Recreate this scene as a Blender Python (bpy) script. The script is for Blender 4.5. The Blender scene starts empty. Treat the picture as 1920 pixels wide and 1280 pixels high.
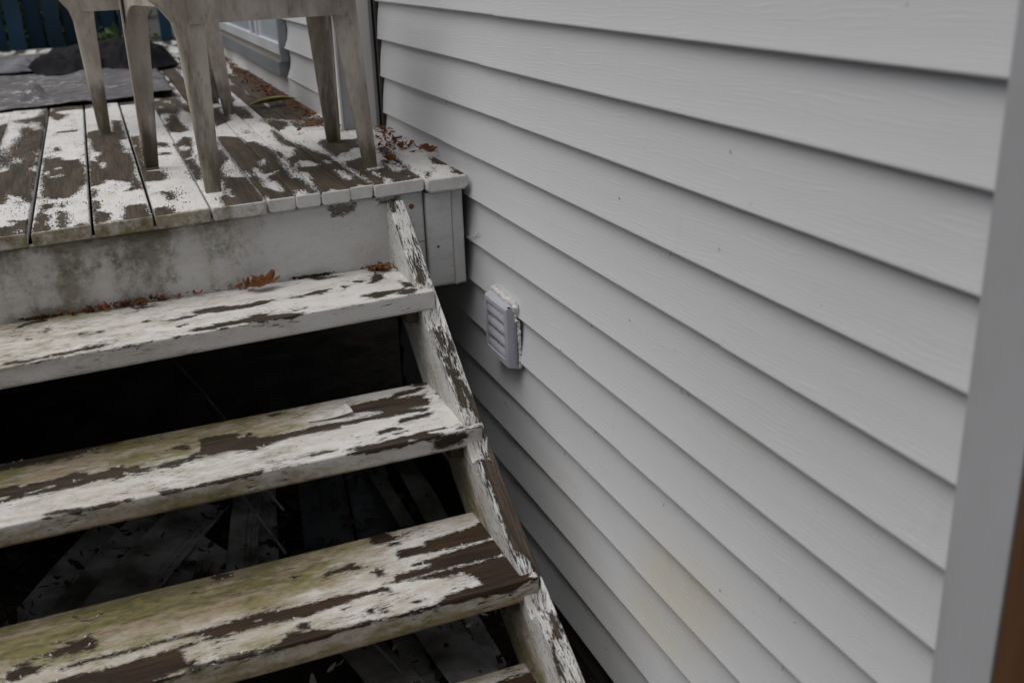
import bpy, bmesh, math, random
import numpy as np
from mathutils import Vector, Matrix
R = math.radians
sc = bpy.context.scene
col = sc.collection

# ---------------------------------------------------------------- camera
cam = bpy.data.cameras.new('camera')
camo = bpy.data.objects.new('camera', cam); col.objects.link(camo)
cam.sensor_width = 36.0
cam.lens = 36.75
cam.clip_start = 0.05; cam.clip_end = 400
camo.matrix_world = Matrix(((0.92996, 0.15851, -0.33173, -0.94383),
                            (-0.36607, 0.31565, -0.87542, -0.91386),
                            (-0.03405, 0.93554, 0.35157, 0.15539),
                            (0, 0, 0, 1)))
cam.dof.use_dof = True
cam.dof.focus_distance = 2.85
cam.dof.aperture_fstop = 3.2
sc.camera = camo

# ---------------------------------------------------------------- light: an overcast day
SUN_EL, SUN_AZ = R(66), R(278)      # azimuth measured clockwise from +Y
w = bpy.data.worlds.new('World'); sc.world = w; w.use_nodes = True
nt = w.node_tree; nt.nodes.clear()
sky = nt.nodes.new('ShaderNodeTexSky'); sky.sky_type = 'NISHITA'; sky.sun_disc = False
sky.sun_elevation = SUN_EL; sky.sun_rotation = SUN_AZ
sky.air_density = 1.2; sky.dust_density = 6.0; sky.ozone_density = 1.0
hsv = nt.nodes.new('ShaderNodeHueSaturation'); hsv.inputs['Saturation'].default_value = 0.30
bg = nt.nodes.new('ShaderNodeBackground'); bg.inputs['Strength'].default_value = 0.065
wo = nt.nodes.new('ShaderNodeOutputWorld')
nt.links.new(sky.outputs[0], hsv.inputs['Color']); nt.links.new(hsv.outputs[0], bg.inputs[0]); nt.links.new(bg.outputs[0], wo.inputs[0])
sun = bpy.data.lights.new('sun', 'SUN'); sun.energy = 1.3; sun.angle = R(75); sun.color = (1.0, 0.985, 0.97)
suno = bpy.data.objects.new('sun', sun); col.objects.link(suno)
sd = Vector((math.sin(SUN_AZ)*math.cos(SUN_EL), math.cos(SUN_AZ)*math.cos(SUN_EL), math.sin(SUN_EL)))
suno.rotation_euler = sd.to_track_quat('Z', 'Y').to_euler(); suno.location = (-3, -3, 6)
sc.view_settings.view_transform = 'Standard'; sc.view_settings.look = 'None'
sc.view_settings.exposure = 0.03; sc.view_settings.gamma = 1.0; sc.view_settings.use_curve_mapping = False
sc.render.engine = 'CYCLES'
try:
    sc.cycles.use_denoising = True
except Exception: pass

random.seed(7); rng = np.random.default_rng(7)

# ---------------------------------------------------------------- node helpers
class G:
    """a short way to write a node graph"""
    def __init__(s, name):
        s.m = bpy.data.materials.new(name); s.m.use_nodes = True
        s.t = s.m.node_tree; s.t.nodes.clear()
        s.out = s.t.nodes.new('ShaderNodeOutputMaterial')
        s.b = s.t.nodes.new('ShaderNodeBsdfPrincipled')
        s.t.links.new(s.b.outputs[0], s.out.inputs[0])
    def put(s, sock, v):
        if hasattr(v, 'is_linked') or isinstance(v, bpy.types.NodeSocket): s.t.links.new(v, sock)
        elif isinstance(v, (tuple, list)):
            sock.default_value = (*v, 1.0) if len(v) == 3 and sock.type == 'RGBA' else v
        else: sock.default_value = v
    def ma(s, op, a, b=0.0, c=None, clamp=False):
        n = s.t.nodes.new('ShaderNodeMath'); n.operation = op; n.use_clamp = clamp
        s.put(n.inputs[0], a); s.put(n.inputs[1], b)
        if c is not None: s.put(n.inputs[2], c)
        return n.outputs[0]
    def add(s, a, b): return s.ma('ADD', a, b)
    def sub(s, a, b): return s.ma('SUBTRACT', a, b)
    def mul(s, a, b): return s.ma('MULTIPLY', a, b)
    def mx(s, a, b): return s.ma('MAXIMUM', a, b)
    def mn(s, a, b): return s.ma('MINIMUM', a, b)
    def step(s, v, a, b, lo=0.0, hi=1.0, smooth=True):
        n = s.t.nodes.new('ShaderNodeMapRange'); n.interpolation_type = 'SMOOTHSTEP' if smooth else 'LINEAR'
        s.put(n.inputs[0], v)
        for i, q in zip((1, 2, 3, 4), (a, b, lo, hi)): s.put(n.inputs[i], q)
        return n.outputs[0]
    def vmul(s, v, k):
        n = s.t.nodes.new('ShaderNodeVectorMath'); n.operation = 'MULTIPLY'
        s.put(n.inputs[0], v); s.put(n.inputs[1], k); return n.outputs[0]
    def vadd(s, v, k):
        n = s.t.nodes.new('ShaderNodeVectorMath'); n.operation = 'ADD'
        s.put(n.inputs[0], v); s.put(n.inputs[1], k); return n.outputs[0]
    def noise(s, v, k=(1, 1, 1), det=4, rough=0.55, scale=1.0, color=False):
        n = s.t.nodes.new('ShaderNodeTexNoise'); n.inputs['Scale'].default_value = scale
        n.inputs['Detail'].default_value = det; n.inputs['Roughness'].default_value = rough
        s.t.links.new(s.vmul(v, k), n.inputs['Vector'])
        return n.outputs['Color' if color else 0]
    def vor(s, v, k, feature='DISTANCE_TO_EDGE'):
        n = s.t.nodes.new('ShaderNodeTexVoronoi'); n.feature = feature; n.inputs['Scale'].default_value = 1.0
        s.t.links.new(s.vmul(v, k), n.inputs['Vector']); return n.outputs['Distance']
    def mix(s, f, a, b, mode='MIX'):
        n = s.t.nodes.new('ShaderNodeMix'); n.data_type = 'RGBA'; n.blend_type = mode
        s.put(n.inputs[0], f); s.put(n.inputs[6], a); s.put(n.inputs[7], b); return n.outputs[2]
    def attr(s, name, out='Fac'):
        n = s.t.nodes.new('ShaderNodeAttribute'); n.attribute_name = name; return n.outputs[out]
    def obj(s):
        return s.t.nodes.new('ShaderNodeTexCoord').outputs['Object']
    def geo_pos(s):
        return s.t.nodes.new('ShaderNodeNewGeometry').outputs['Position']
    def xyz(s, v):
        n = s.t.nodes.new('ShaderNodeSeparateXYZ'); s.t.links.new(v, n.inputs[0]); return n.outputs
    def bump(s, h, dist, strength=1.0, normal=None):
        n = s.t.nodes.new('ShaderNodeBump'); n.inputs['Distance'].default_value = dist
        n.inputs['Strength'].default_value = strength; s.put(n.inputs['Height'], h)
        if normal is not None: s.t.links.new(normal, n.inputs['Normal'])
        return n.outputs[0]
    def done(s, color, rough=0.7, normal=None, spec=None, metal=0.0):
        s.put(s.b.inputs['Base Color'], color); s.put(s.b.inputs['Roughness'], rough)
        if normal is not None: s.t.links.new(normal, s.b.inputs['Normal'])
        if spec is not None: s.b.inputs['Specular IOR Level'].default_value = spec
        s.b.inputs['Metallic'].default_value = metal
        return s.m

def mat_paint(name, paint=(.66, .66, .66), wood=(.115, .088, .062), wood2=(.20, .165, .125), fleck=.70,
              jag=.020, crack=.5, dirt=.35, algae_col=(.165, .145, .032), dark=(.02, .017, .013), ak=(11, 26, 26), a2=(.30, .235, .15)):
    """old peeling paint on softwood. Float attributes on the mesh: bare (signed metres into a bare patch),
    grime (algae and dirt), gc (metres along, across and through the grain)"""
    g = G(name); gc = g.attr('gc', 'Vector'); bare = g.attr('bare'); grime = g.attr('grime')
    n1 = g.noise(gc, (48, 150, 150), 6, .74)
    n2 = g.noise(g.vadd(gc, (4, 2, 1)), (130, 800, 800), 4, .7)
    d = g.add(bare, g.add(g.mul(g.sub(n1, .5), jag*2.2), g.mul(g.sub(n2, .5), .016)))
    nf = g.noise(g.vadd(gc, (3.3, 1.7, .4)), (34, 210, 210), 6, .68)
    nl = g.noise(g.vadd(gc, (1.3, 7.7, .4)), (7, 15, 15), 3, .5)
    thr = g.sub(fleck, g.mul(g.sub(nl, .5), .42))
    wv0 = g.vadd(gc, g.vmul(g.noise(gc, (60, 120, 120), 3, .6, color=True), (.010, .004, .004)))
    def cells(k):
        n = g.t.nodes.new('ShaderNodeTexVoronoi'); n.feature = 'F1'; n.inputs['Scale'].default_value = 1.0
        g.t.links.new(g.vmul(wv0, k), n.inputs['Vector'])
        return g.xyz(n.outputs['Color'])[0]
    d = g.add(d, g.add(g.mul(g.sub(cells((85, 210, 210)), .5), jag*.55), g.mul(g.sub(cells((230, 640, 640)), .5), jag*.30)))
    thr = g.sub(thr, g.step(d, -.030, -.004, 0, .055))
    thr = g.add(thr, g.step(bare, -.075, -.055, 1.0, 0))
    d0 = d
    d = g.mx(d, g.mul(g.sub(nf, thr), .03))
    m = g.step(d, -.0004, .0006)
    # wood
    gr = g.noise(gc, (7, 210, 210), 6, .65)
    gb = g.noise(gc, (3.5, 24, 24), 4, .55)
    wc = g.mix(g.step(g.add(g.mul(gr, .65), g.mul(gb, .45)), .44, .66), wood, wood2)
    split = g.step(g.noise(gc, (3.5, 260, 260), 4, .6), .60, .68)
    wc = g.mix(g.mul(split, .85), wc, dark)
    wc = g.mix(g.step(d, .0004, .0050, .88, 0.0), wc, dark)  # shadow of the paint lip, painted into the wood along the edge
    # paint film
    pn = g.noise(gc, (10, 24, 24), 6, .66)
    pc = g.mix(g.step(g.add(pn, g.mul(grime, .34)), .42, .74, 0.0, dirt*1.5), paint, (.40, .335, .25))
    fine = g.noise(gc, (60, 520, 520), 3, .6)
    pc = g.mix(g.step(fine, .66, .74, 0, .6), pc, (.15, .13, .105))
    spk = g.noise(g.vadd(gc, (.2, .9, 5)), (230, 330, 330), 2, .5)
    pc = g.mix(g.step(spk, .675, .73, 0, .8), pc, (.035, .03, .025))
    an = g.add(g.mul(g.noise(gc, ak, 8, .70), .75), g.mul(g.noise(g.vadd(gc, (2, 5, 1)), (60, 130, 130), 5, .7), .25))
    ag = g.step(g.add(grime, g.mul(g.sub(an, .5), 2.6)), .14, .90, 0, .90)
    ac = g.mix(g.step(g.noise(gc, (5, 14, 14), 4, .6), .42, .60), algae_col, a2)
    pc = g.mix(ag, pc, ac)
    blk = g.step(g.add(g.mul(grime, .32), g.noise(g.vadd(gc, (9, 2, 1)), (26, 60, 60), 6, .66)), .72, .95, 0, .55)
    pc = g.mix(blk, pc, (.045, .042, .028))
    # cracks run mostly with the grain
    wv = g.vadd(gc, g.vmul(g.noise(gc, (30, 60, 60), 3, .6, color=True), (.018, .006, .006)))
    ve = g.vor(wv, (15, 150, 150))
    cg = g.step(g.noise(gc, (7, 18, 18), 3, .5), .62 - .28*crack, .72 - .28*crack)
    cr = g.mul(g.mul(g.step(ve, .010, .045, 1, 0), cg), g.step(g.noise(gc, (80, 200, 200), 3, .6), .40, .52))
    pc = g.mix(g.mul(cr, .85), pc, (.05, .043, .033))
    rim = g.mul(g.step(d0, -.0022, -.0006), .22)
    pc = g.mix(rim, pc, (.80, .79, .77))
    c = g.mix(m, pc, wc)
    h = g.sub(g.sub(1.0, m), g.mul(cr, .8))
    h = g.add(h, g.mul(g.mul(m, gr), .55))
    h = g.add(h, g.mul(g.noise(gc, (30, 90, 90), 3, .5), .05))
    h = g.add(h, g.mul(g.step(d0, -.0035, -.0003), .8))
    rr = g.add(.62, g.mul(m, .18))
    return g.done(c, rr, g.bump(h, .0022, .95), spec=.35)

def mat_vinyl(name, base=(.70, .71, .728), grain=True, dirt=True):
    g = G(name); p = g.geo_pos(); x, y, z = g.xyz(p)
    wob = g.noise(p, (1, 3.1, 15), 3, .5)
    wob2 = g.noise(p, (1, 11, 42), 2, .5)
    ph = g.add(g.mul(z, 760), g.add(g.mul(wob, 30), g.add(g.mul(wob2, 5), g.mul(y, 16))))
    s_ = g.ma('SINE', ph)
    gate = g.step(g.noise(g.vadd(p, (0, 4, 2)), (1, 9, 70), 2, .5), .40, .56)
    ridge = g.mul(g.step(s_, .80, 1.0), gate)
    f = g.noise(p, (1, 40, 420), 4, .65)
    c = base
    if dirt:
        d1 = g.noise(p, (2, 1.3, 2.2), 5, .6)
        c = g.mix(g.step(d1, .48, .75, 0, .10), base, (.50, .46, .37))
        # a yellowed smear low on the wall
        yy = g.mul(g.step(g.ma('ABSOLUTE', g.add(g.sub(y, .70), g.mul(g.add(z, 1.12), .5))), .02, .22, 1, 0), g.step(g.ma('ABSOLUTE', g.add(z, 1.13)), .05, .22, 1, 0))
        c = g.mix(g.mul(g.mul(yy, g.step(g.noise(p, (1, 5, 9), 4, .6), .30, .62, .35, 1)), .60), c, (.66, .60, .41))
        st = g.noise(p, (1, 26, 2.2), 4, .6)
        c = g.mix(g.step(st, .60, .80, 0, .14), c, (.34, .33, .30))
        sp = g.noise(g.vadd(p, (0, 3, 0)), (1, 95, 60), 2, .45)
        c = g.mix(g.step(sp, .775, .80, 0, .75), c, (.05, .045, .04))
        c = g.mix(g.mul(ridge, .36), c, (.88, .88, .89))
    h = g.add(g.mul(ridge, 1.0), g.mul(f, .15)) if grain else g.mul(f, .2)
    return g.done(c, .48, g.bump(h, .00042, .8), spec=.4)

def mat_simple(name, c1, c2=None, k=(8, 8, 8), rough=.7, bumpd=0.0, det=5, lo=.35, hi=.7, spec=.4, metal=0.0, bk=None):
    g = G(name); p = g.obj()
    n = g.noise(p, k, det, .6)
    c = g.mix(g.step(n, lo, hi), c1, c2) if c2 else c1
    nm = None
    if bumpd: nm = g.bump(g.noise(p, bk or tuple(v*3 for v in k), 4, .6), bumpd)
    return g.done(c, rough, nm, spec=spec, metal=metal)

M = {}
M['deck'] = mat_paint('peeling_deck_paint', (.745, .74, .73), (.038, .028, .019), (.100, .076, .054), fleck=.635, dirt=.22, crack=.1)
M['tread'] = mat_paint('peeling_tread_paint', (.72, .71, .695), (.028, .020, .013), (.078, .056, .037), fleck=.655, dirt=.24, crack=.15, jag=.012)
M['tread_wet'] = mat_paint('peeling_mossy_tread_paint', (.68, .665, .64), (.016, .009, .005), (.056, .031, .014), fleck=.665, dirt=.42, crack=.15, jag=.012)
M['stringer'] = mat_paint('alligatored_stringer_paint', (.74, .74, .73), (.048, .036, .025), (.112, .086, .062), fleck=.575, dirt=.28, crack=1.5, jag=.007)
M['fascia'] = mat_paint('painted_fascia', (.66, .66, .655), fleck=.90, dirt=.22, crack=-.2, jag=.02, ak=(34, 20, 20), algae_col=(.12, .118, .070), a2=(.25, .235, .185))
M['vinyl'] = mat_vinyl('white_vinyl_siding')
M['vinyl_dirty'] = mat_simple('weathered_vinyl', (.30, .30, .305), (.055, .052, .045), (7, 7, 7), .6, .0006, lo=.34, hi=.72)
M['scrap_dark'] = mat_simple('dark_vinyl', (.095, .095, .09), (.03, .028, .024), (9, 9, 9), .7)  # darker vinyl for two strips at the right of the pile
M['trim'] = mat_simple('grey_white_trim', (.52, .525, .55), (.44, .445, .46), (3, 3, 1.2), .45, .0008, bk=(200, 200, 8))
M['corner'] = mat_simple('white_corner_vinyl', (.80, .80, .80), (.68, .68, .68), (3, 3, 2), .5)
M['shadow_gap'] = mat_simple('dark_gap_channel', (.10, .095, .085), (.05, .047, .04), (20, 20, 20), .8)
M['sheath'] = mat_simple('house_wrap', (.09, .085, .075), (.05, .045, .04), (6, 6, 6), .9)
M['brown'] = mat_simple('brown_door_wood', (.13, .062, .028), (.075, .035, .016), (30, 30, 2), .55, .0006)
M['vent'] = mat_simple('grey_lilac_plastic', (.53, .545, .60), (.47, .48, .53), (12, 12, 12), .42, .0003)
M['caulk'] = mat_simple('white_caulk', (.74, .73, .71), (.62, .60, .57), (60, 60, 60), .5, .001)
M['hole'] = mat_simple('dark_hole', (.012, .011, .010), None, rough=.9)
M['rust'] = mat_simple('rusty_nail', (.22, .09, .03), (.12, .05, .02), (300, 300, 300), .8)
M['leaf'] = mat_simple('dead_leaf', (.27, .105, .030), (.10, .036, .014), (60, 60, 60), .65, .0012, bk=(90, 90, 90))
M['leaf_tan'] = mat_simple('tan_leaf', (.42, .27, .13), (.24, .12, .05), (30, 30, 30), .65, .001)
M['litter'] = mat_simple('leaf_litter', (.22, .068, .020), (.07, .028, .014), (24, 24, 24), .8)
M['yellow'] = mat_simple('yellowing_leaf', (.30, .29, .11), (.19, .16, .06), (20, 20, 20), .6)
M['chip'] = mat_simple('paint_chips', (.66, .65, .63), (.48, .45, .40), (60, 60, 60), .6)
M['fence'] = mat_simple('teal_blue_fence_paint', (.020, .075, .135), (.012, .045, .085), (4, 4, 1.5), .6, .001, bk=(60, 60, 3))
M['fence_dark'] = mat_simple('dark_teal_fence_paint', (.013, .045, .082), (.008, .027, .05), (4, 4, 1.5), .6)
M['leaf_green'] = mat_simple('ivy_leaf', (.055, .10, .025), (.022, .045, .014), (9, 9, 9), .5)
M['ivy_bright'] = mat_simple('climbing_shrub_leaf', (.085, .15, .035), (.035, .065, .02), (9, 9, 9), .5)
M['stem'] = mat_simple('ivy_stem', (.06, .045, .03), None, rough=.8)
M['soil'] = mat_simple('dark_damp_soil', (.030, .024, .018), (.014, .011, .009), (9, 9, 9), .95, .02, bk=(30, 30, 30))
M['grass'] = mat_simple('mown_lawn', (.05, .085, .022), (.03, .05, .016), (4, 4, 4), .9, .02)
M['under'] = mat_simple('bare_framing_lumber', (.085, .068, .050), (.045, .037, .028), (20, 20, 20), .85)
M['tarp'] = mat_simple('black_tarp', (.010, .010, .012), (.022, .022, .027), (5, 5, 5), .85, .003, bk=(30, 60, 30), spec=.12)
M['tarp_grey'] = mat_simple('faded_tarp', (.20, .20, .22), (.10, .10, .11), (9, 9, 9), .7, .002)
M['frame'] = mat_simple('white_window_frame', (.68, .70, .73), (.58, .59, .61), (3, 3, 3), .4)
M['sill'] = mat_simple('grey_metal_sill', (.24, .255, .27), (.17, .175, .18), (4, 2, 9), .4)
M['track'] = mat_simple('dirty_tan_track', (.38, .33, .26), (.25, .21, .16), (30, 30, 30), .7)
M['black'] = mat_simple('reflection_dark', (.015, .016, .018), None, rough=.8)
M['curtain'] = mat_simple('white_blind', (.62, .66, .72), (.5, .53, .58), (2, 2, 9), .8)

def mk_carpet():
    g = G('worn_grey_carpet'); p = g.geo_pos()
    n = g.noise(p, (9, 16, 9), 5, .65); f = g.noise(p, (70, 160, 70), 3, .6)
    c = g.mix(g.step(n, .38, .66), (.13, .128, .135), (.24, .235, .245))
    c = g.mix(g.step(f, .35, .7, 0, .5), c, (.06, .058, .06))
    wsp = g.mul(g.step(g.noise(g.vadd(p, (1, 4, 0)), (15, 42, 17), 5, .66), .565, .62), g.step(g.noise(p, (2.6, 3.1, 1), 2, .5), .42, .56))
    c = g.mix(wsp, c, (.52, .50, .48))
    rs = g.step(g.noise(g.vadd(p, (5, 1, 0)), (26, 40, 17), 3, .5), .66, .71)
    c = g.mix(g.mul(rs, .7), c, (.22, .09, .045))
    return g.done(c, .95, g.bump(f, .004), spec=.1)
M['carpet'] = mk_carpet()

def mk_resin():
    g = G('grimy_white_resin'); p = g.obj(); x, y, z = g.xyz(p)
    n = g.noise(p, (14, 14, 5), 5, .65); f = g.noise(p, (240, 240, 120), 3, .6)
    c = g.mix(g.step(n, .36, .66), (.62, .565, .50), (.38, .33, .275))
    low = g.step(z, .0, .34, 1, 0)
    gn = g.noise(p, (22, 22, 4.5), 5, .6)
    c = g.mix(g.step(g.add(g.mul(low, .34), gn), .56, .86, 0, .88), c, (.095, .082, .048))
    c = g.mix(g.step(g.noise(p, (60, 60, 22), 5, .7), .54, .74, 0, .62), c, (.13, .105, .07))
    c = g.mix(g.step(f, .66, .74, 0, .5), c, (.08, .07, .055))
    return g.done(c, .6, g.bump(g.add(f, n), .0006), spec=.3)
M['resin'] = mk_resin()

# ---------------------------------------------------------------- object helpers
def tag(o, label=None, cat=None, group=None, kind=None):
    if label: o['label'] = label
    if cat: o['category'] = cat
    if group: o['group'] = group
    if kind: o['kind'] = kind
    return o
def empty(name, loc=(0, 0, 0), rz=0):
    o = bpy.data.objects.new(name, None); col.objects.link(o); o.location = loc; o.rotation_euler.z = rz
    return o
def obj(name, verts, faces, mat, parent=None, smooth=False, loc=(0, 0, 0)):
    me = bpy.data.meshes.new(name); me.from_pydata([tuple(v) for v in verts], [], faces); me.update()
    if mat: me.materials.append(M[mat] if isinstance(mat, str) else mat)
    if smooth: me.polygons.foreach_set('use_smooth', [True]*len(me.polygons))
    o = bpy.data.objects.new(name, me); col.objects.link(o); o.location = loc
    if parent: put_under(o, parent)
    return o
def put_under(o, parent):
    """parent, keeping coordinates that were written in world space"""
    o.parent = parent
    mw = Matrix.LocRotScale(parent.location, parent.rotation_euler, None)
    q = parent.parent
    while q:
        mw = Matrix.LocRotScale(q.location, q.rotation_euler, None) @ mw; q = q.parent
    o.matrix_parent_inverse = mw.inverted()
class MB:
    def __init__(s): s.v = []; s.f = []
    def quad(s, a, b, c, d):
        n = len(s.v); s.v += [a, b, c, d]; s.f.append((n, n+1, n+2, n+3))
    def tri(s, a, b, c):
        n = len(s.v); s.v += [a, b, c]; s.f.append((n, n+1, n+2))
    def box(s, lo, hi, bev=0.0):
        b = bmesh.new(); bmesh.ops.create_cube(b, size=1.0)
        for v in b.verts: v.co = Vector([(lo[i]+hi[i])/2 + v.co[i]*(hi[i]-lo[i]) for i in range(3)])
        if bev: bmesh.ops.bevel(b, geom=list(b.edges), offset=bev, segments=2, affect='EDGES', profile=.6)
        s.bm(b)
    def bm(s, b):
        n = len(s.v); b.verts.ensure_lookup_table(); b.verts.index_update()
        s.v += [tuple(v.co) for v in b.verts]
        s.f += [tuple(n+v.index for v in f.verts) for f in b.faces]; b.free()
    def sweep(s, rings, cap=True, closed=True):
        n0 = len(s.v); k = len(rings[0])
        for r in rings: s.v += [tuple(p) for p in r]
        for i in range(len(rings)-1):
            for j in range(k if closed else k-1):
                a = n0+i*k+j; b = n0+i*k+(j+1) % k
                s.f.append((a, b, b+k, a+k))
        if cap and closed:
            s.f.append(tuple(n0+j for j in range(k))[::-1]); s.f.append(tuple(n0+(len(rings)-1)*k+j for j in range(k)))
    def tube(s, pts, r, k=6):
        rings = []
        for i, p in enumerate(pts):
            p = Vector(p); q = Vector(pts[min(i+1, len(pts)-1)]) - Vector(pts[max(i-1, 0)]); q.normalize()
            u = q.orthogonal().normalized(); w_ = q.cross(u); rr = r[i] if isinstance(r, (list, tuple)) else r
            rings.append([p + (u*math.cos(a)+w_*math.sin(a))*rr for a in [2*math.pi*j/k for j in range(k)]])
        # keep rings aligned
        s.sweep(rings)
    def build(s, name, mat, parent=None, smooth=False): return obj(name, s.v, s.f, mat, parent, smooth)

def seg_d(P, a, b):
    ab = b-a; t = np.clip(((P-a)@ab)/max(ab@ab, 1e-12), 0, 1)
    return np.hypot(*(P-a-t[:, None]*ab).T)
def sd_polys(P, polys, far=.05):
    """signed distance to the union of polygons, positive inside"""
    best = np.full(len(P), -far)
    for poly in polys:
        q = np.array(poly); lo = q.min(0)-far; hi = q.max(0)+far
        idx = np.where((P[:, 0] > lo[0]) & (P[:, 0] < hi[0]) & (P[:, 1] > lo[1]) & (P[:, 1] < hi[1]))[0]
        if not len(idx): continue
        p = P[idx]; d = np.full(len(p), 9.0); ins = np.zeros(len(p), bool)
        for i in range(len(q)):
            a, b = q[i], q[(i+1) % len(q)]
            d = np.minimum(d, seg_d(p, a, b))
            c = (a[1] > p[:, 1]) != (b[1] > p[:, 1])
            with np.errstate(divide='ignore', invalid='ignore'):
                xi = (b[0]-a[0])*(p[:, 1]-a[1])/(b[1]-a[1]) + a[0]
            ins ^= c & (p[:, 0] < xi)
        s_ = np.where(ins, d, -d)
        best[idx] = np.maximum(best[idx], s_)
    return best

def vnoise(P, seed=0):
    """value noise in 2D"""
    r = np.random.default_rng(seed); T = r.random((64, 64))
    i = np.floor(P).astype(int); f = P-i; f = f*f*(3-2*f)
    a = T[i[:, 0] % 64, i[:, 1] % 64]; b = T[(i[:, 0]+1) % 64, i[:, 1] % 64]
    c = T[i[:, 0] % 64, (i[:, 1]+1) % 64]; d = T[(i[:, 0]+1) % 64, (i[:, 1]+1) % 64]
    return (a*(1-f[:, 0])+b*f[:, 0])*(1-f[:, 1]) + (c*(1-f[:, 0])+d*f[:, 0])*f[:, 1]

PLANK_ID = [0]
def plank(name, mat, fn, L, W, H, parent, dl=.005, dw=.005, bev=.004, bare=None, paint=None, grime=None,
          bias=None, wear_sides=0.0, face_bare=None, dh=.012, label=None, lfun=None):
    """a board swept along l (0..L) with a rounded section W x H; fn(l, w, h) -> world (h = 0 is the top face).
    bare / paint: polygons in world x, y on the top face"""
    PLANK_ID[0] += 1
    off = PLANK_ID[0]*1.37
    nl = max(2, int(L/dl)+1); ls = np.linspace(0, L, nl) if lfun is None else np.array(lfun)
    prof = []
    nh = max(2, int(H/dh)); nw = max(2, int(W/dw))
    for i in range(nh+1): prof.append((0, -H+bev+(H-2*bev)*i/nh))
    for a in (22, 45, 68): prof.append((bev-bev*math.cos(R(a)), -bev+bev*math.sin(R(a))))
    for i in range(nw+1): prof.append((bev+(W-2*bev)*i/nw, 0))
    for a in (68, 45, 22): prof.append((W-bev+bev*math.cos(R(a)), -bev+bev*math.sin(R(a))))
    for i in range(nh+1): prof.append((W, -bev-(H-2*bev)*i/nh))
    prof += [(W-bev, -H), (bev, -H)]
    prof = np.array(prof); k = len(prof)
    LL = np.repeat(ls, k); WW = np.tile(prof[:, 0], len(ls)); HH = np.tile(prof[:, 1], len(ls))
    P = np.array(fn(LL, WW, HH)).T
    gc = np.stack([LL+off*3.1, WW+off, HH], 1)
    # closing rings
    extra, ext_gc = [], []
    for e, s_ in ((0, 1), (len(ls)-1, -1)):
        base = slice(e*k, e*k+k)
        cw, ch = W/2, -H/2
        w2 = cw+(prof[:, 0]-cw)*(1-2*bev*.6/W); h2 = ch+(prof[:, 1]-ch)*(1-2*bev*.6/H)
        extra.append(np.array(fn(np.full(k, ls[e]-s_*bev*.5), w2, h2)).T); ext_gc.append(np.stack([np.full(k, ls[e]+off*3.1), w2+off, h2], 1))
    V = np.concatenate([P]+extra); GC = np.concatenate([gc]+ext_gc)
    n = len(ls); faces = []
    for i in range(n-1):
        for j in range(k):
            a = i*k+j; b = i*k+(j+1) % k
            faces.append((a, a+k, b+k, b))
    N = n*k
    for j in range(k):
        faces.append((N+j, j, (j+1) % k, N+(j+1) % k))
        a = (n-1)*k+j; b = (n-1)*k+(j+1) % k
        faces.append((a, N+k+j, N+k+(j+1) % k, b))
    faces.append(tuple(N+j for j in range(k))); faces.append(tuple(N+k+j for j in range(k))[::-1])
    o = obj(name, V, faces, mat, parent, smooth=True)
    me = o.data
    B = np.full(len(V), -.03)
    B[:] = sd_polys(V[:, :2], bare) if bare else -.05
    if bias is not None:
        B = np.maximum(B, bias(V))
    if paint: B = np.minimum(B, -sd_polys(V[:, :2], paint))
    depth = np.concatenate([-HH, -prof[:, 1], -prof[:, 1]])
    B = B - np.clip(depth-.003, 0, 1)*2.2
    if face_bare is not None: B = np.maximum(B, face_bare(V, depth))
    B[N:] = -.2 + wear_sides
    Gm = np.zeros(len(V)) if grime is None else grime(V, depth)
    a = me.attributes.new('bare', 'FLOAT', 'POINT'); a.data.foreach_set('value', B.astype(np.float32))
    a = me.attributes.new('grime', 'FLOAT', 'POINT'); a.data.foreach_set('value', np.asarray(Gm, dtype=np.float32))
    a = me.attributes.new('gc', 'FLOAT_VECTOR', 'POINT'); a.data.foreach_set('vector', GC.astype(np.float32).ravel())
    me.polygons.foreach_set('use_smooth', [True]*(len(me.polygons)-2)+[False]*2)
    if label: o['label'] = label
    o['_edge'] = 0.0; del o['_edge']
    return o, V[:N], B[:N], depth[:N]

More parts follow.
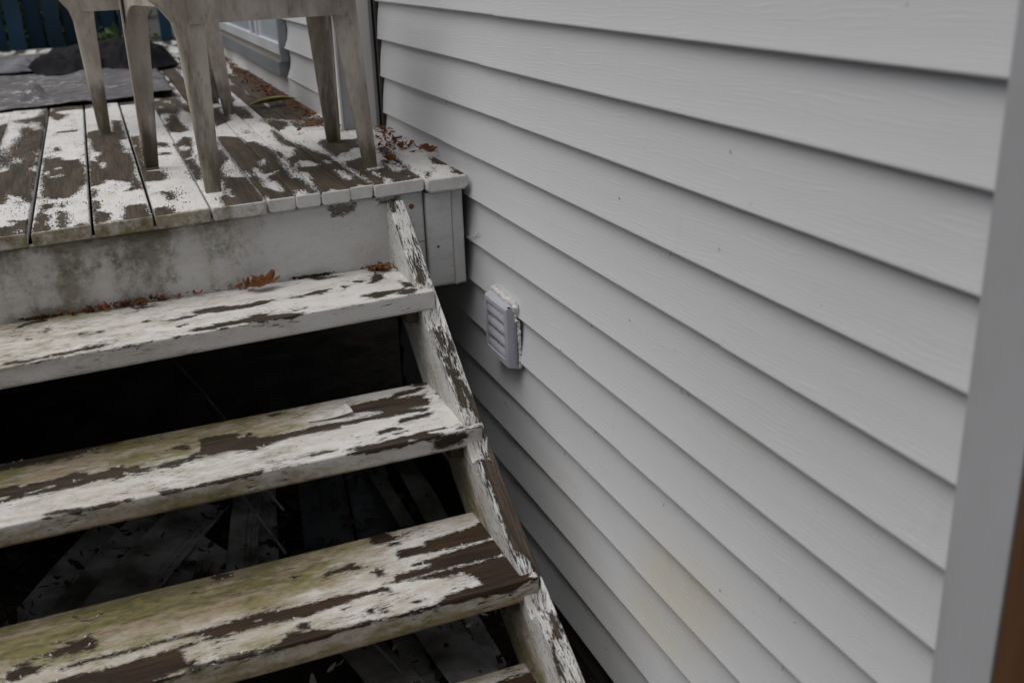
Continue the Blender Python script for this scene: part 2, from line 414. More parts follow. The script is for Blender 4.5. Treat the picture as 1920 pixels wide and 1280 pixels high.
# patches where the paint has gone, as outlines in world metres
DECK_BARE = [[(-1.274,2.791),(-1.253,2.821),(-1.238,2.915),(-1.224,2.941),(-1.209,2.846),(-1.190,2.844),(-1.180,2.768),(-1.160,2.732),(-1.162,2.426),(-1.163,2.248),(-1.181,2.295),(-1.197,2.377),(-1.206,2.365),(-1.232,2.419),(-1.229,2.345),(-1.235,2.281),(-1.264,2.284),(-1.294,2.761)],
[(-1.246,1.995),(-1.216,1.990),(-1.198,1.977),(-1.191,2.016),(-1.214,2.061),(-1.180,2.038),(-1.159,2.046),(-1.157,1.907),(-1.152,1.835),(-1.238,1.865)],
[(-1.242,3.414),(-1.220,3.505),(-1.215,3.439),(-1.229,3.344),(-1.240,3.368)],
[(-1.252,3.945),(-1.227,3.982),(-1.224,3.885),(-1.246,3.902)],
[(-1.270,3.152),(-1.258,3.211),(-1.257,3.142)],
[(-1.268,2.973),(-1.262,2.992),(-1.260,2.954)],
[(-1.362,3.865),(-1.310,3.990),(-1.306,3.685),(-1.306,3.373),(-1.315,3.107)],
[(-1.205,3.478),(-1.185,3.463),(-1.197,3.426)],
[(-1.227,3.099),(-1.210,3.087),(-1.214,3.063)],
[(-1.147,2.983),(-1.134,2.999),(-1.127,2.956),(-1.099,2.974),(-1.087,2.914),(-1.063,2.884),(-1.034,2.887),(-1.028,2.797),(-1.017,2.753),(-1.016,2.439),(-1.034,2.403),(-1.034,2.355),(-1.051,2.293),(-1.071,2.254),(-1.088,2.274),(-1.104,2.259),(-1.115,2.284),(-1.136,2.343),(-1.143,2.385),(-1.133,2.424),(-1.143,2.489),(-1.147,2.657),(-1.144,2.742)],
[(-1.142,2.104),(-1.130,2.103),(-1.120,2.081),(-1.109,2.066),(-1.108,2.012),(-1.117,1.996),(-1.117,1.944),(-1.106,1.929),(-1.110,1.882),(-1.149,1.840),(-1.149,1.973),(-1.139,1.981),(-1.149,2.032)],
[(-1.097,2.005),(-1.088,2.037),(-1.092,2.086),(-1.086,2.097),(-1.067,2.061),(-1.068,1.992),(-1.072,1.950),(-1.069,1.889),(-1.081,1.883),(-1.088,1.903),(-1.091,1.978)],
[(-1.135,2.196),(-1.129,2.217),(-1.103,2.204),(-1.104,2.158),(-1.121,2.145),(-1.125,2.108),(-1.133,2.122)],
[(-1.090,2.165),(-1.081,2.195),(-1.074,2.154),(-1.080,2.133)],
[(-1.158,4.086),(-1.151,4.227),(-1.120,4.246),(-1.123,4.141),(-1.087,4.070),(-1.091,3.972),(-1.111,3.909),(-1.131,3.945),(-1.142,4.033)],
[(-1.118,3.161),(-1.113,3.199),(-1.100,3.184),(-1.098,3.104),(-1.111,3.115)],
[(-1.113,3.577),(-1.042,3.572),(-1.041,3.531),(-1.111,3.545)],
[(-1.051,1.892),(-1.033,1.909),(-1.018,1.884),(-1.019,1.841),(-1.060,1.855)],
[(-1.004,3.468),(-.969,3.508),(-.956,3.481),(-.868,3.378),(-.871,3.190),(-.892,3.207),(-.893,3.118),(-.885,3.054),(-.892,2.923),(-.866,2.864),(-.869,2.633),(-.879,2.463),(-.869,2.374),(-.862,2.252),(-.879,2.255),(-.897,2.239),(-.910,2.249),(-.891,2.291),(-.891,2.369),(-.921,2.411),(-.959,2.455),(-.968,2.395),(-.992,2.383),(-1.006,2.383),(-1.004,2.815),(-1.005,3.146)],
[(-.902,3.743),(-.872,3.699),(-.872,3.448),(-.869,3.346),(-.913,3.381)],
[(-1.005,2.353),(-.987,2.303),(-.992,2.234),(-1.004,2.215)],
[(-1.004,2.172),(-.986,2.160),(-.985,2.060),(-.995,2.035),(-.962,1.988),(-.963,1.935),(-.970,1.895),(-.992,1.887),(-1.002,1.859)],
[(-.918,2.046),(-.883,2.046),(-.866,2.010),(-.863,1.851),(-.891,1.826),(-.915,1.842),(-.935,1.893),(-.925,1.955)],
[(-.857,3.257),(-.824,3.247),(-.828,2.928),(-.837,2.703),(-.834,2.516),(-.796,2.489),(-.788,2.397),(-.796,2.341),(-.828,2.344),(-.856,2.354),(-.859,2.491),(-.856,2.623),(-.860,2.952),(-.848,3.026),(-.857,3.119)],
[(-.772,3.054),(-.742,3.016),(-.741,2.916),(-.775,2.970)],
[(-.779,2.824),(-.743,2.810),(-.749,2.767),(-.776,2.777)],
[(-.825,2.179),(-.799,2.161),(-.788,2.108),(-.796,2.045),(-.807,2.052),(-.812,2.125)],
[(-.854,1.969),(-.829,1.976),(-.815,1.958),(-.802,1.909),(-.816,1.863),(-.856,1.854),(-.857,1.923)],
[(-.694,4.132),(-.650,4.154),(-.619,3.973),(-.632,3.873),(-.674,3.837),(-.688,3.994)],
[(-.677,3.736),(-.649,3.713),(-.653,3.522),(-.642,3.248),(-.675,3.220),(-.710,3.261),(-.715,3.450),(-.687,3.550)],
[(-.715,2.970),(-.673,3.112),(-.651,3.070),(-.665,2.885),(-.689,2.641),(-.680,2.439),(-.697,2.276),(-.714,2.288),(-.713,2.427),(-.721,2.814)],
[(-.575,2.934),(-.585,2.732),(-.579,2.557),(-.593,2.527),(-.612,2.426),(-.620,2.413),(-.633,2.280),(-.591,2.231),(-.575,2.237),(-.571,1.980),(-.577,1.855),(-.621,1.872),(-.674,1.876),(-.680,1.942),(-.672,2.008),(-.658,2.027),(-.645,2.205),(-.680,2.439),(-.651,2.717),(-.596,2.785)],
[(-.496,3.794),(-.460,3.800),(-.460,3.522),(-.471,3.372),(-.538,3.278),(-.524,3.543)],
[(-.562,3.038),(-.529,3.010),(-.493,2.944),(-.487,2.829),(-.460,2.819),(-.454,2.743),(-.438,2.685),(-.433,2.487),(-.446,2.377),(-.449,2.303),(-.455,2.200),(-.460,2.118),(-.436,2.101),(-.430,1.877),(-.453,1.879),(-.455,1.940),(-.480,1.944),(-.500,1.855),(-.517,1.853),(-.545,1.881),(-.556,1.882),(-.560,1.942),(-.573,1.880),(-.574,2.288),(-.574,2.909)],
[(-.353,3.305),(-.341,3.295),(-.335,3.169),(-.349,3.095),(-.355,3.156)],
[(-.368,3.027),(-.356,2.963),(-.357,2.785),(-.338,2.674),(-.328,2.576),(-.310,2.432),(-.339,2.295),(-.354,2.345),(-.385,2.369),(-.409,2.329),(-.427,2.268),(-.419,2.435),(-.386,2.471),(-.359,2.600),(-.382,2.686),(-.386,2.784)],
[(-.426,2.609),(-.412,2.554),(-.422,2.457),(-.434,2.446)],
[(-.415,2.260),(-.345,2.262),(-.418,1.913),(-.422,1.977),(-.404,2.094),(-.411,2.184),(-.424,2.212)],
[(-.336,2.661),(-.325,2.550),(-.315,2.446),(-.290,2.407),(-.297,2.303),(-.288,2.262),(-.290,2.178),(-.290,2.081),(-.279,1.880),(-.300,1.840),(-.352,1.851),(-.384,1.861),(-.424,1.864),(-.423,1.945),(-.407,2.092),(-.412,2.254)],
[(-.270,2.651),(-.245,2.707),(-.233,2.686),(-.147,2.628),(-.170,2.467),(-.198,2.470),(-.224,2.412),(-.246,2.410),(-.273,2.357),(-.275,2.433),(-.274,2.510)],
[(-.233,2.271),(-.213,2.292),(-.208,2.252),(-.245,2.079),(-.207,2.082),(-.188,2.100),(-.165,2.219),(-.145,2.204),(-.159,2.144),(-.171,2.007),(-.130,2.039),(-.138,1.890),(-.223,1.867),(-.211,1.931),(-.226,1.957),(-.244,1.869),(-.273,1.862),(-.271,2.067),(-.279,2.203),(-.268,2.263)],
[(-.125,2.432),(-.100,2.432),(-.108,2.283),(-.134,2.026),(-.130,2.122),(-.133,2.194),(-.135,2.267)],
[(-.101,1.954),(-.092,1.947),(-.114,1.887),(-.113,1.917)],
[(-.038,2.120),(-.001,2.199),(.003,2.088),(-.001,2.022),(-.012,1.871),(-.030,1.869),(-.040,1.907),(-.018,1.954),(-.015,2.016),(-.044,2.055)],
[(-.151,2.139),(-.132,2.041),(-.145,2.035)],
[(-.048,3.104),(-.045,2.992),(-.049,2.890),(-.079,2.840),(-.080,2.968)],
[(-.275,4.426),(-.123,4.580),(-.106,4.008),(-.114,3.349),(-.231,3.202),(-.312,3.270),(-.297,3.507),(-.258,3.750),(-.299,3.937)],
[(-.193,5.593),(-.121,5.136),(-.112,4.186),(-.186,4.080),(-.263,4.510)]]
DECK_PAINT = [[(-1.193,1.931),(-1.173,1.931),(-1.174,1.890),(-1.189,1.900)],
[(-1.112,2.765),(-1.090,2.783),(-1.087,2.751),(-1.108,2.743)],
[(-1.125,2.630),(-1.106,2.627),(-1.085,2.655),(-1.079,2.608),(-1.102,2.599),(-1.121,2.606)],
[(-1.144,2.698),(-1.128,2.731),(-1.124,2.706),(-1.125,2.641),(-1.140,2.684)],
[(-1.003,3.355),(-.993,3.285),(-.991,3.079),(-.982,2.991),(-.958,2.986),(-.968,2.901),(-.980,2.885),(-.976,2.783),(-1.004,2.840),(-1.007,3.148)],
[(-.975,2.757),(-.957,2.768),(-.949,2.715),(-.965,2.646),(-.970,2.695)],
[(-.885,3.202),(-.875,3.194),(-.871,2.988),(-.870,2.906),(-.893,2.910),(-.895,2.952),(-.882,3.024),(-.893,3.118)],
[(-.713,2.899),(-.683,2.922),(-.673,2.845),(-.697,2.807),(-.716,2.832)],
[(-.711,2.657),(-.679,2.675),(-.682,2.646),(-.706,2.633)],
[(-.593,2.527),(-.579,2.537),(-.577,2.239),(-.595,2.243),(-.630,2.330),(-.611,2.463)],
[(-.650,2.097),(-.635,2.101),(-.643,2.032),(-.656,2.026)],
[(-.580,2.889),(-.579,2.749),(-.591,2.736)],
[(-.650,2.029),(-.634,1.974),(-.655,1.988)],
[(-.468,3.771),(-.434,3.760),(-.460,3.522),(-.475,3.602)],
[(-.501,2.458),(-.485,2.475),(-.482,2.414),(-.506,2.365),(-.508,2.414)],
[(-.531,2.365),(-.522,2.321),(-.518,2.229),(-.470,2.255),(-.498,2.215),(-.517,2.194),(-.518,2.112),(-.503,2.117),(-.501,2.005),(-.514,1.946),(-.529,1.994),(-.548,2.054),(-.541,2.178),(-.545,2.232),(-.539,2.334)],
[(-.561,2.333),(-.558,2.224),(-.572,2.252)],
[(-.425,2.177),(-.404,2.127),(-.410,2.065),(-.423,2.091)],
[(-.390,2.374),(-.369,2.358),(-.345,2.288),(-.355,2.253),(-.411,2.261)],
[(-.326,2.157),(-.307,2.142),(-.301,2.059),(-.308,1.981),(-.328,1.989),(-.331,2.097)],
[(-.320,2.321),(-.310,2.313),(-.315,2.248),(-.325,2.272)],
[(-.423,2.197),(-.401,2.165),(-.407,2.077),(-.429,2.078),(-.426,1.960),(-.428,1.990),(-.431,2.156)],
[(-.328,1.875),(-.311,1.903),(-.298,1.867),(-.309,1.847)],
[(-.392,1.907),(-.379,1.884),(-.398,1.878)],
[(-.168,2.152),(-.157,2.109),(-.166,2.019),(-.177,2.035),(-.175,2.115)],
[(-.236,2.072),(-.225,2.048),(-.225,1.971),(-.236,1.972),(-.241,2.029)],
[(-.226,1.957),(-.211,1.931),(-.233,1.860),(-.248,1.865)],
[(-.168,1.938),(-.159,1.929),(-.168,1.918)],
[(-.001,2.022),(-.005,1.943),(-.008,1.899),(-.009,1.931)]]
T1_BARE = [[(-1.224,1.848),(-1.209,1.869),(-1.154,1.875),(-1.154,1.861),(-1.208,1.849),(-1.224,1.831)],
[(-1.270,1.573),(-1.246,1.572),(-1.232,1.584),(-1.213,1.586),(-1.192,1.575),(-1.160,1.582),(-1.128,1.589),(-1.097,1.591),(-1.059,1.597),(-1.025,1.599),(-1.007,1.590),(-1.033,1.579),(-1.072,1.582),(-1.097,1.575),(-1.128,1.575),(-1.160,1.568),(-1.190,1.564),(-1.222,1.569),(-1.270,1.569)],
[(-1.214,1.551),(-1.189,1.557),(-1.147,1.557),(-1.072,1.558),(-.998,1.559),(-1.021,1.553),(-1.072,1.547),(-1.147,1.543),(-1.186,1.542)],
[(-.877,1.700),(-.834,1.713),(-.794,1.711),(-.813,1.695),(-.852,1.697)],
[(-.805,1.744),(-.766,1.754),(-.723,1.750),(-.727,1.711),(-.756,1.712),(-.793,1.716),(-.804,1.722)],
[(-.833,1.595),(-.804,1.609),(-.741,1.603),(-.743,1.585),(-.793,1.580)],
[(-.947,1.863),(-.893,1.850),(-.934,1.838)],
[(-.928,1.731),(-.909,1.720),(-.924,1.713)],
[(-.853,1.648),(-.825,1.650),(-.846,1.636)],
[(-1.036,1.702),(-1.028,1.709),(-1.022,1.699),(-1.028,1.691)],
[(-.977,1.568),(-.951,1.563),(-.916,1.568),(-.949,1.553),(-.975,1.554)],
[(-.865,1.572),(-.851,1.572),(-.861,1.558)],
[(-1.160,1.775),(-1.152,1.780),(-1.147,1.767),(-1.157,1.762)],
[(-1.234,1.778),(-1.224,1.780),(-1.229,1.768)],
[(-1.199,1.741),(-1.185,1.726),(-1.193,1.725)],
[(-1.077,1.710),(-1.069,1.710),(-1.071,1.704)],
[(-.754,1.751),(-.723,1.739),(-.662,1.732),(-.635,1.745),(-.598,1.736),(-.621,1.715),(-.656,1.707),(-.697,1.703),(-.751,1.707),(-.758,1.714)],
[(-.769,1.618),(-.709,1.615),(-.677,1.623),(-.678,1.639),(-.636,1.637),(-.636,1.616),(-.584,1.602),(-.548,1.595),(-.564,1.579),(-.584,1.569),(-.606,1.581),(-.642,1.581),(-.651,1.561),(-.661,1.577),(-.698,1.587),(-.772,1.589)],
[(-.558,1.727),(-.507,1.740),(-.481,1.757),(-.443,1.749),(-.470,1.732),(-.480,1.713),(-.487,1.726),(-.537,1.722)],
[(-.471,1.907),(-.456,1.912),(-.452,1.883),(-.440,1.872),(-.384,1.861),(-.438,1.852),(-.461,1.854),(-.477,1.876)],
[(-.321,1.794),(-.306,1.824),(-.290,1.808),(-.293,1.778),(-.306,1.760),(-.331,1.743),(-.345,1.748),(-.328,1.766)],
[(-.374,1.787),(-.348,1.784),(-.357,1.767),(-.374,1.774)],
[(-.390,1.652),(-.355,1.661),(-.306,1.657),(-.271,1.651),(-.283,1.635),(-.317,1.631),(-.338,1.614),(-.357,1.614)],
[(-.302,1.625),(-.274,1.644),(-.253,1.646),(-.240,1.631),(-.263,1.600),(-.284,1.606)],
[(-.264,1.724),(-.240,1.691),(-.212,1.647),(-.215,1.637),(-.243,1.656),(-.252,1.671),(-.262,1.661)],
[(-.481,1.576),(-.437,1.578),(-.474,1.567)],
[(-.536,1.578),(-.506,1.575),(-.521,1.562)],
[(-.571,1.622),(-.536,1.626),(-.557,1.616)],
[(-.414,1.760),(-.395,1.758),(-.409,1.738)],
[(-.758,1.573),(-.748,1.582),(-.732,1.569),(-.745,1.558)]]
T2_BARE = [[(-1.304,1.465),(-1.271,1.463),(-1.246,1.460),(-1.244,1.446),(-1.223,1.456),(-1.175,1.450),(-1.153,1.460),(-1.130,1.470),(-1.104,1.453),(-1.101,1.441),(-1.061,1.438),(-1.049,1.450),(-1.027,1.448),(-1.026,1.439),(-.994,1.434),(-.986,1.419),(-.953,1.413),(-.917,1.421),(-.884,1.423),(-.874,1.429),(-.845,1.411),(-.885,1.411),(-.907,1.397),(-.931,1.395),(-.956,1.411),(-.972,1.404),(-.993,1.397),(-1.021,1.415),(-1.045,1.398),(-1.079,1.405),(-1.119,1.393),(-1.174,1.394),(-1.229,1.395),(-1.299,1.387)],
[(-1.048,1.389),(-1.033,1.406),(-1.016,1.403),(-1.022,1.394),(-1.039,1.388)],
[(-.844,1.513),(-.824,1.519),(-.752,1.507),(-.754,1.495),(-.764,1.492),(-.757,1.472),(-.740,1.476),(-.728,1.498),(-.724,1.488),(-.731,1.475),(-.714,1.460),(-.724,1.392),(-.754,1.403),(-.771,1.416),(-.811,1.417),(-.823,1.415),(-.856,1.428),(-.878,1.416),(-.873,1.437),(-.851,1.448),(-.845,1.477)],
[(-.924,1.490),(-.905,1.499),(-.880,1.501),(-.881,1.491),(-.873,1.477),(-.876,1.469),(-.900,1.483)],
[(-1.191,1.289),(-1.157,1.292),(-1.114,1.283),(-1.108,1.275),(-1.065,1.279),(-1.051,1.280),(-1.027,1.269),(-1.026,1.278),(-1.009,1.271),(-1.008,1.257),(-1.030,1.260),(-1.081,1.260),(-1.119,1.256),(-1.140,1.255),(-1.162,1.258),(-1.164,1.267),(-1.141,1.277),(-1.178,1.278)],
[(-.999,1.266),(-.957,1.269),(-.994,1.255)],
[(-.956,1.285),(-.917,1.277),(-.906,1.272),(-.854,1.276),(-.810,1.279),(-.742,1.278),(-.745,1.252),(-.815,1.262),(-.852,1.266),(-.859,1.257),(-.904,1.261),(-.919,1.256),(-.952,1.260),(-.954,1.271)],
[(-1.312,1.591),(-1.266,1.601),(-1.178,1.615),(-1.118,1.624),(-1.050,1.614),(-1.026,1.593),(-1.118,1.572),(-1.177,1.568),(-1.265,1.567),(-1.311,1.568)],
[(-.472,1.530),(-.441,1.545),(-.388,1.550),(-.356,1.548),(-.337,1.566),(-.267,1.573),(-.259,1.563),(-.277,1.553),(-.328,1.537),(-.352,1.526),(-.271,1.517),(-.282,1.499),(-.270,1.483),(-.285,1.445),(-.317,1.453),(-.336,1.448),(-.289,1.430),(-.298,1.414),(-.332,1.425),(-.397,1.424),(-.432,1.430),(-.460,1.427),(-.512,1.429),(-.521,1.417),(-.591,1.424),(-.638,1.425),(-.675,1.415),(-.707,1.405),(-.751,1.410),(-.741,1.481),(-.727,1.458),(-.681,1.450),(-.612,1.447),(-.588,1.456),(-.539,1.455),(-.501,1.448),(-.461,1.449),(-.434,1.448),(-.407,1.451),(-.399,1.469),(-.432,1.482),(-.468,1.488)],
[(-.381,1.389),(-.367,1.400),(-.281,1.401),(-.303,1.385),(-.338,1.383),(-.379,1.379)],
[(-.443,1.352),(-.424,1.359),(-.395,1.358),(-.384,1.345),(-.414,1.336),(-.436,1.339)],
[(-.408,1.325),(-.376,1.326),(-.404,1.315)],
[(-.447,1.309),(-.429,1.313),(-.445,1.306)],
[(-.537,1.290),(-.501,1.296),(-.471,1.292),(-.412,1.297),(-.369,1.299),(-.335,1.305),(-.284,1.298),(-.336,1.292),(-.294,1.268),(-.291,1.255),(-.304,1.237),(-.330,1.247),(-.351,1.250),(-.368,1.247),(-.388,1.246),(-.408,1.244),(-.447,1.261),(-.452,1.244),(-.476,1.246),(-.486,1.234),(-.522,1.237),(-.547,1.249),(-.551,1.258),(-.529,1.272),(-.502,1.280)],
[(-.620,1.306),(-.583,1.309),(-.553,1.305),(-.567,1.298),(-.610,1.298)],
[(-.646,1.273),(-.641,1.263),(-.604,1.264),(-.567,1.267),(-.550,1.262),(-.564,1.252),(-.608,1.248),(-.634,1.254)],
[(-.244,1.257),(-.221,1.267),(-.197,1.272),(-.203,1.255),(-.227,1.250),(-.245,1.245)],
[(-.254,1.288),(-.237,1.278),(-.251,1.276)],
[(-.770,1.276),(-.751,1.277),(-.731,1.277),(-.727,1.264),(-.754,1.259),(-.773,1.255)],
[(-.669,1.586),(-.642,1.587),(-.624,1.579),(-.661,1.573)],
[(-.286,1.593),(-.254,1.616),(-.234,1.610),(-.246,1.581),(-.275,1.582)],
[(-.243,1.511),(-.226,1.498),(-.220,1.471),(-.229,1.455),(-.236,1.487)],
[(-.234,1.425),(-.223,1.413),(-.227,1.402),(-.233,1.410)]]
T2_PAINT = [[(-1.234,1.410),(-1.203,1.418),(-1.169,1.424),(-1.166,1.414),(-1.202,1.410),(-1.232,1.401)],
[(-1.290,1.418),(-1.263,1.416),(-1.268,1.406),(-1.289,1.401)],
[(-1.141,1.425),(-1.116,1.425),(-1.119,1.420),(-1.138,1.414)],
[(-1.094,1.592),(-1.045,1.592),(-1.045,1.582),(-1.091,1.585)],
[(-.537,1.293),(-.507,1.285),(-.526,1.283)],
[(-.386,1.276),(-.361,1.273),(-.385,1.267)]]
T3_BARE = [[(-1.232,1.104),(-1.209,1.105),(-1.202,1.114),(-1.176,1.111),(-1.179,1.124),(-1.210,1.137),(-1.168,1.124),(-1.147,1.126),(-1.143,1.134),(-1.137,1.121),(-1.125,1.110),(-1.129,1.098),(-1.127,1.082),(-1.132,1.078),(-1.153,1.088),(-1.168,1.081),(-1.183,1.093),(-1.196,1.087),(-1.209,1.088),(-1.206,1.095)],
[(-1.293,1.075),(-1.271,1.073),(-1.274,1.088),(-1.264,1.092),(-1.254,1.095),(-1.252,1.084),(-1.259,1.081),(-1.231,1.067),(-1.243,1.055),(-1.236,1.047),(-1.258,1.053),(-1.270,1.041),(-1.294,1.048)],
[(-1.191,1.039),(-1.158,1.046),(-1.133,1.047),(-1.094,1.048),(-1.071,1.044),(-1.029,1.045),(-1.002,1.048),(-.949,1.046),(-.941,1.050),(-.922,1.049),(-.867,1.045),(-.803,1.048),(-.807,1.016),(-.860,1.014),(-.872,1.007),(-.888,1.005),(-.909,1.011),(-.950,1.006),(-.969,1.003),(-.967,.991),(-.958,.947),(-.942,.951),(-.937,.946),(-.949,.932),(-.985,.929),(-1.036,.920),(-1.159,.907),(-1.317,.983),(-1.208,1.002),(-1.168,1.006),(-1.138,1.000),(-1.083,1.000),(-1.042,1.004),(-1.011,.998),(-1.008,1.006),(-.982,1.007),(-.965,1.011),(-.925,1.013),(-.901,1.016),(-.923,1.030),(-.950,1.038),(-.979,1.038),(-1.029,1.038),(-1.069,1.036),(-1.092,1.038),(-1.133,1.040),(-1.158,1.036)],
[(-.949,.932),(-.908,.930),(-.839,.930),(-.821,.930),(-.823,.911),(-.883,.920),(-.922,.921),(-.960,.921)],
[(-1.121,1.205),(-1.111,1.216),(-1.110,1.205)],
[(-1.147,1.186),(-1.133,1.193),(-1.141,1.184)],
[(-1.168,1.228),(-1.160,1.216),(-1.164,1.216)],
[(-.874,1.251),(-.865,1.258),(-.842,1.247),(-.830,1.247),(-.831,1.236),(-.859,1.229),(-.873,1.233)],
[(-.852,1.048),(-.814,1.055),(-.784,1.048),(-.735,1.043),(-.674,1.040),(-.637,1.042),(-.609,1.035),(-.543,1.027),(-.534,1.034),(-.519,1.021),(-.519,1.007),(-.538,1.017),(-.568,1.018),(-.606,1.016),(-.637,1.008),(-.659,1.007),(-.684,1.006),(-.708,.996),(-.724,1.003),(-.735,1.002),(-.786,1.008),(-.821,1.006),(-.857,1.006)],
[(-.734,.971),(-.721,.980),(-.701,.977),(-.709,.971),(-.709,.953),(-.726,.956)],
[(-.458,1.162),(-.398,1.151),(-.388,1.171),(-.329,1.173),(-.258,1.184),(-.251,1.197),(-.228,1.194),(-.228,1.139),(-.233,1.060),(-.227,1.033),(-.211,1.010),(-.213,.966),(-.225,.928),(-.212,.900),(-.231,.875),(-.273,.875),(-.345,.887),(-.419,.892),(-.454,.911),(-.430,.925),(-.410,.942),(-.371,.944),(-.345,.941),(-.327,.947),(-.331,.981),(-.355,1.011),(-.392,1.008),(-.452,1.026),(-.524,1.043),(-.499,1.043),(-.492,1.061),(-.454,1.071),(-.450,1.085),(-.470,1.121)],
[(-.868,.928),(-.800,.924),(-.771,.934),(-.756,.945),(-.757,.957),(-.731,.951),(-.700,.945),(-.675,.934),(-.649,.923),(-.605,.927),(-.557,.919),(-.504,.916),(-.498,.922),(-.452,.915),(-.417,.896),(-.420,.888),(-.491,.895),(-.560,.908),(-.632,.903),(-.709,.903),(-.769,.906),(-.835,.912),(-.870,.914)],
[(-.503,1.245),(-.500,1.273),(-.465,1.263),(-.454,1.228),(-.420,1.230),(-.453,1.218),(-.479,1.211),(-.498,1.216),(-.507,1.222)],
[(-.481,1.196),(-.456,1.205),(-.443,1.201),(-.449,1.187),(-.473,1.188)],
[(-.644,1.128),(-.630,1.141),(-.598,1.148),(-.565,1.157),(-.583,1.143),(-.544,1.130),(-.565,1.125),(-.601,1.135),(-.637,1.127)],
[(-.540,1.098),(-.526,1.107),(-.512,1.101),(-.519,1.075),(-.529,1.074),(-.531,1.090)],
[(-.582,.964),(-.562,.964),(-.574,.952),(-.584,.950)],
[(-.557,.948),(-.546,.947),(-.550,.939)],
[(-.485,.949),(-.468,.947),(-.481,.942)],
[(-.632,.990),(-.615,.993),(-.627,.987)],
[(-.709,1.162),(-.693,1.157),(-.707,1.154)]]
T3_PAINT = [[(-1.150,1.103),(-1.140,1.100),(-1.140,1.091),(-1.147,1.095)],
[(-.814,1.031),(-.797,1.030),(-.802,1.023)],
[(-.487,1.038),(-.358,1.040),(-.323,1.037),(-.234,1.035),(-.228,1.030),(-.325,1.030),(-.360,1.033),(-.489,1.031)],
[(-.470,1.126),(-.392,1.120),(-.324,1.114),(-.228,1.117),(-.231,1.107),(-.333,1.101),(-.400,1.093),(-.436,1.092),(-.450,1.085),(-.406,1.074),(-.407,1.066),(-.456,1.065),(-.494,1.062)]]
STR_BARE = [[(-.241,1.873),(-.224,1.872),(-.228,1.839),(-.238,1.839)],
[(-.231,1.710),(-.223,1.693),(-.213,1.675),(-.214,1.652),(-.219,1.639),(-.238,1.642),(-.228,1.674)],
[(-.245,1.803),(-.239,1.802),(-.240,1.758),(-.243,1.762)],
[(-.237,1.517),(-.225,1.515),(-.222,1.482),(-.232,1.483)],
[(-.208,1.492),(-.198,1.487),(-.201,1.460),(-.212,1.447),(-.211,1.477)],
[(-.231,1.447),(-.221,1.442),(-.221,1.416),(-.220,1.395),(-.218,1.374),(-.217,1.330),(-.221,1.319),(-.233,1.320),(-.235,1.339),(-.231,1.376),(-.229,1.420)],
[(-.216,1.388),(-.207,1.387),(-.202,1.345),(-.191,1.334),(-.186,1.307),(-.192,1.277),(-.203,1.287),(-.213,1.315),(-.213,1.341),(-.219,1.365)],
[(-.198,1.258),(-.187,1.244),(-.185,1.212),(-.185,1.154),(-.189,1.138),(-.213,1.143),(-.209,1.198)],
[(-.232,1.194),(-.221,1.197),(-.211,1.184),(-.213,1.143),(-.237,1.148)],
[(-.243,1.218),(-.229,1.218),(-.233,1.202),(-.242,1.204)],
[(-.204,1.243),(-.183,1.240),(-.187,1.171),(-.190,1.059),(-.190,1.041),(-.190,.930),(-.193,.922),(-.201,.926),(-.213,.960),(-.224,.980),(-.237,.987),(-.238,1.034),(-.234,1.090),(-.234,1.144),(-.231,1.193),(-.225,1.197),(-.211,1.189),(-.211,1.176),(-.203,1.202)],
[(-.213,.861),(-.206,.847),(-.204,.827),(-.208,.796),(-.221,.799)],
[(-.232,.794),(-.233,.771),(-.236,.727),(-.248,.730)]]

# ================================================================= THE SETTING
GZ = -1.62
mb = MB()
N_ = 46
xs = np.concatenate([np.linspace(-60, -4, 10), np.linspace(-3.6, 1.0, 44), np.linspace(4, 60, 8)])
ys = np.concatenate([np.linspace(-60, -3, 8), np.linspace(-2.6, 4, 60), np.linspace(5, 60, 14)])
gv = [(x, y, GZ + (random.uniform(-.02, .02) if abs(x) < 4 and -3 < y < 4 else 0)) for x in xs for y in ys]
gf = [(i*len(ys)+j, (i+1)*len(ys)+j, (i+1)*len(ys)+j+1, i*len(ys)+j+1) for i in range(len(xs)-1) for j in range(len(ys)-1)]
g = G('ground_soil_and_lawn'); p = g.geo_pos(); gx, gy, gz_ = g.xyz(p)
n = g.noise(p, (7, 7, 7), 6, .65)
soil = g.mix(g.step(n, .35, .7), (.012, .010, .008), (.034, .027, .020))
lawn = g.mix(g.step(n, .35, .7), (.030, .050, .016), (.055, .085, .025))
far = g.mx(g.step(gx, -3.9, -3.5, 1, 0), g.step(gy, 8.0, 8.6))
g.done(g.mix(far, soil, lawn), .95, g.bump(g.noise(p, (30, 30, 30), 5, .6), .02), spec=.15)
tag(obj('ground', gv, gf, g.m), kind='structure')

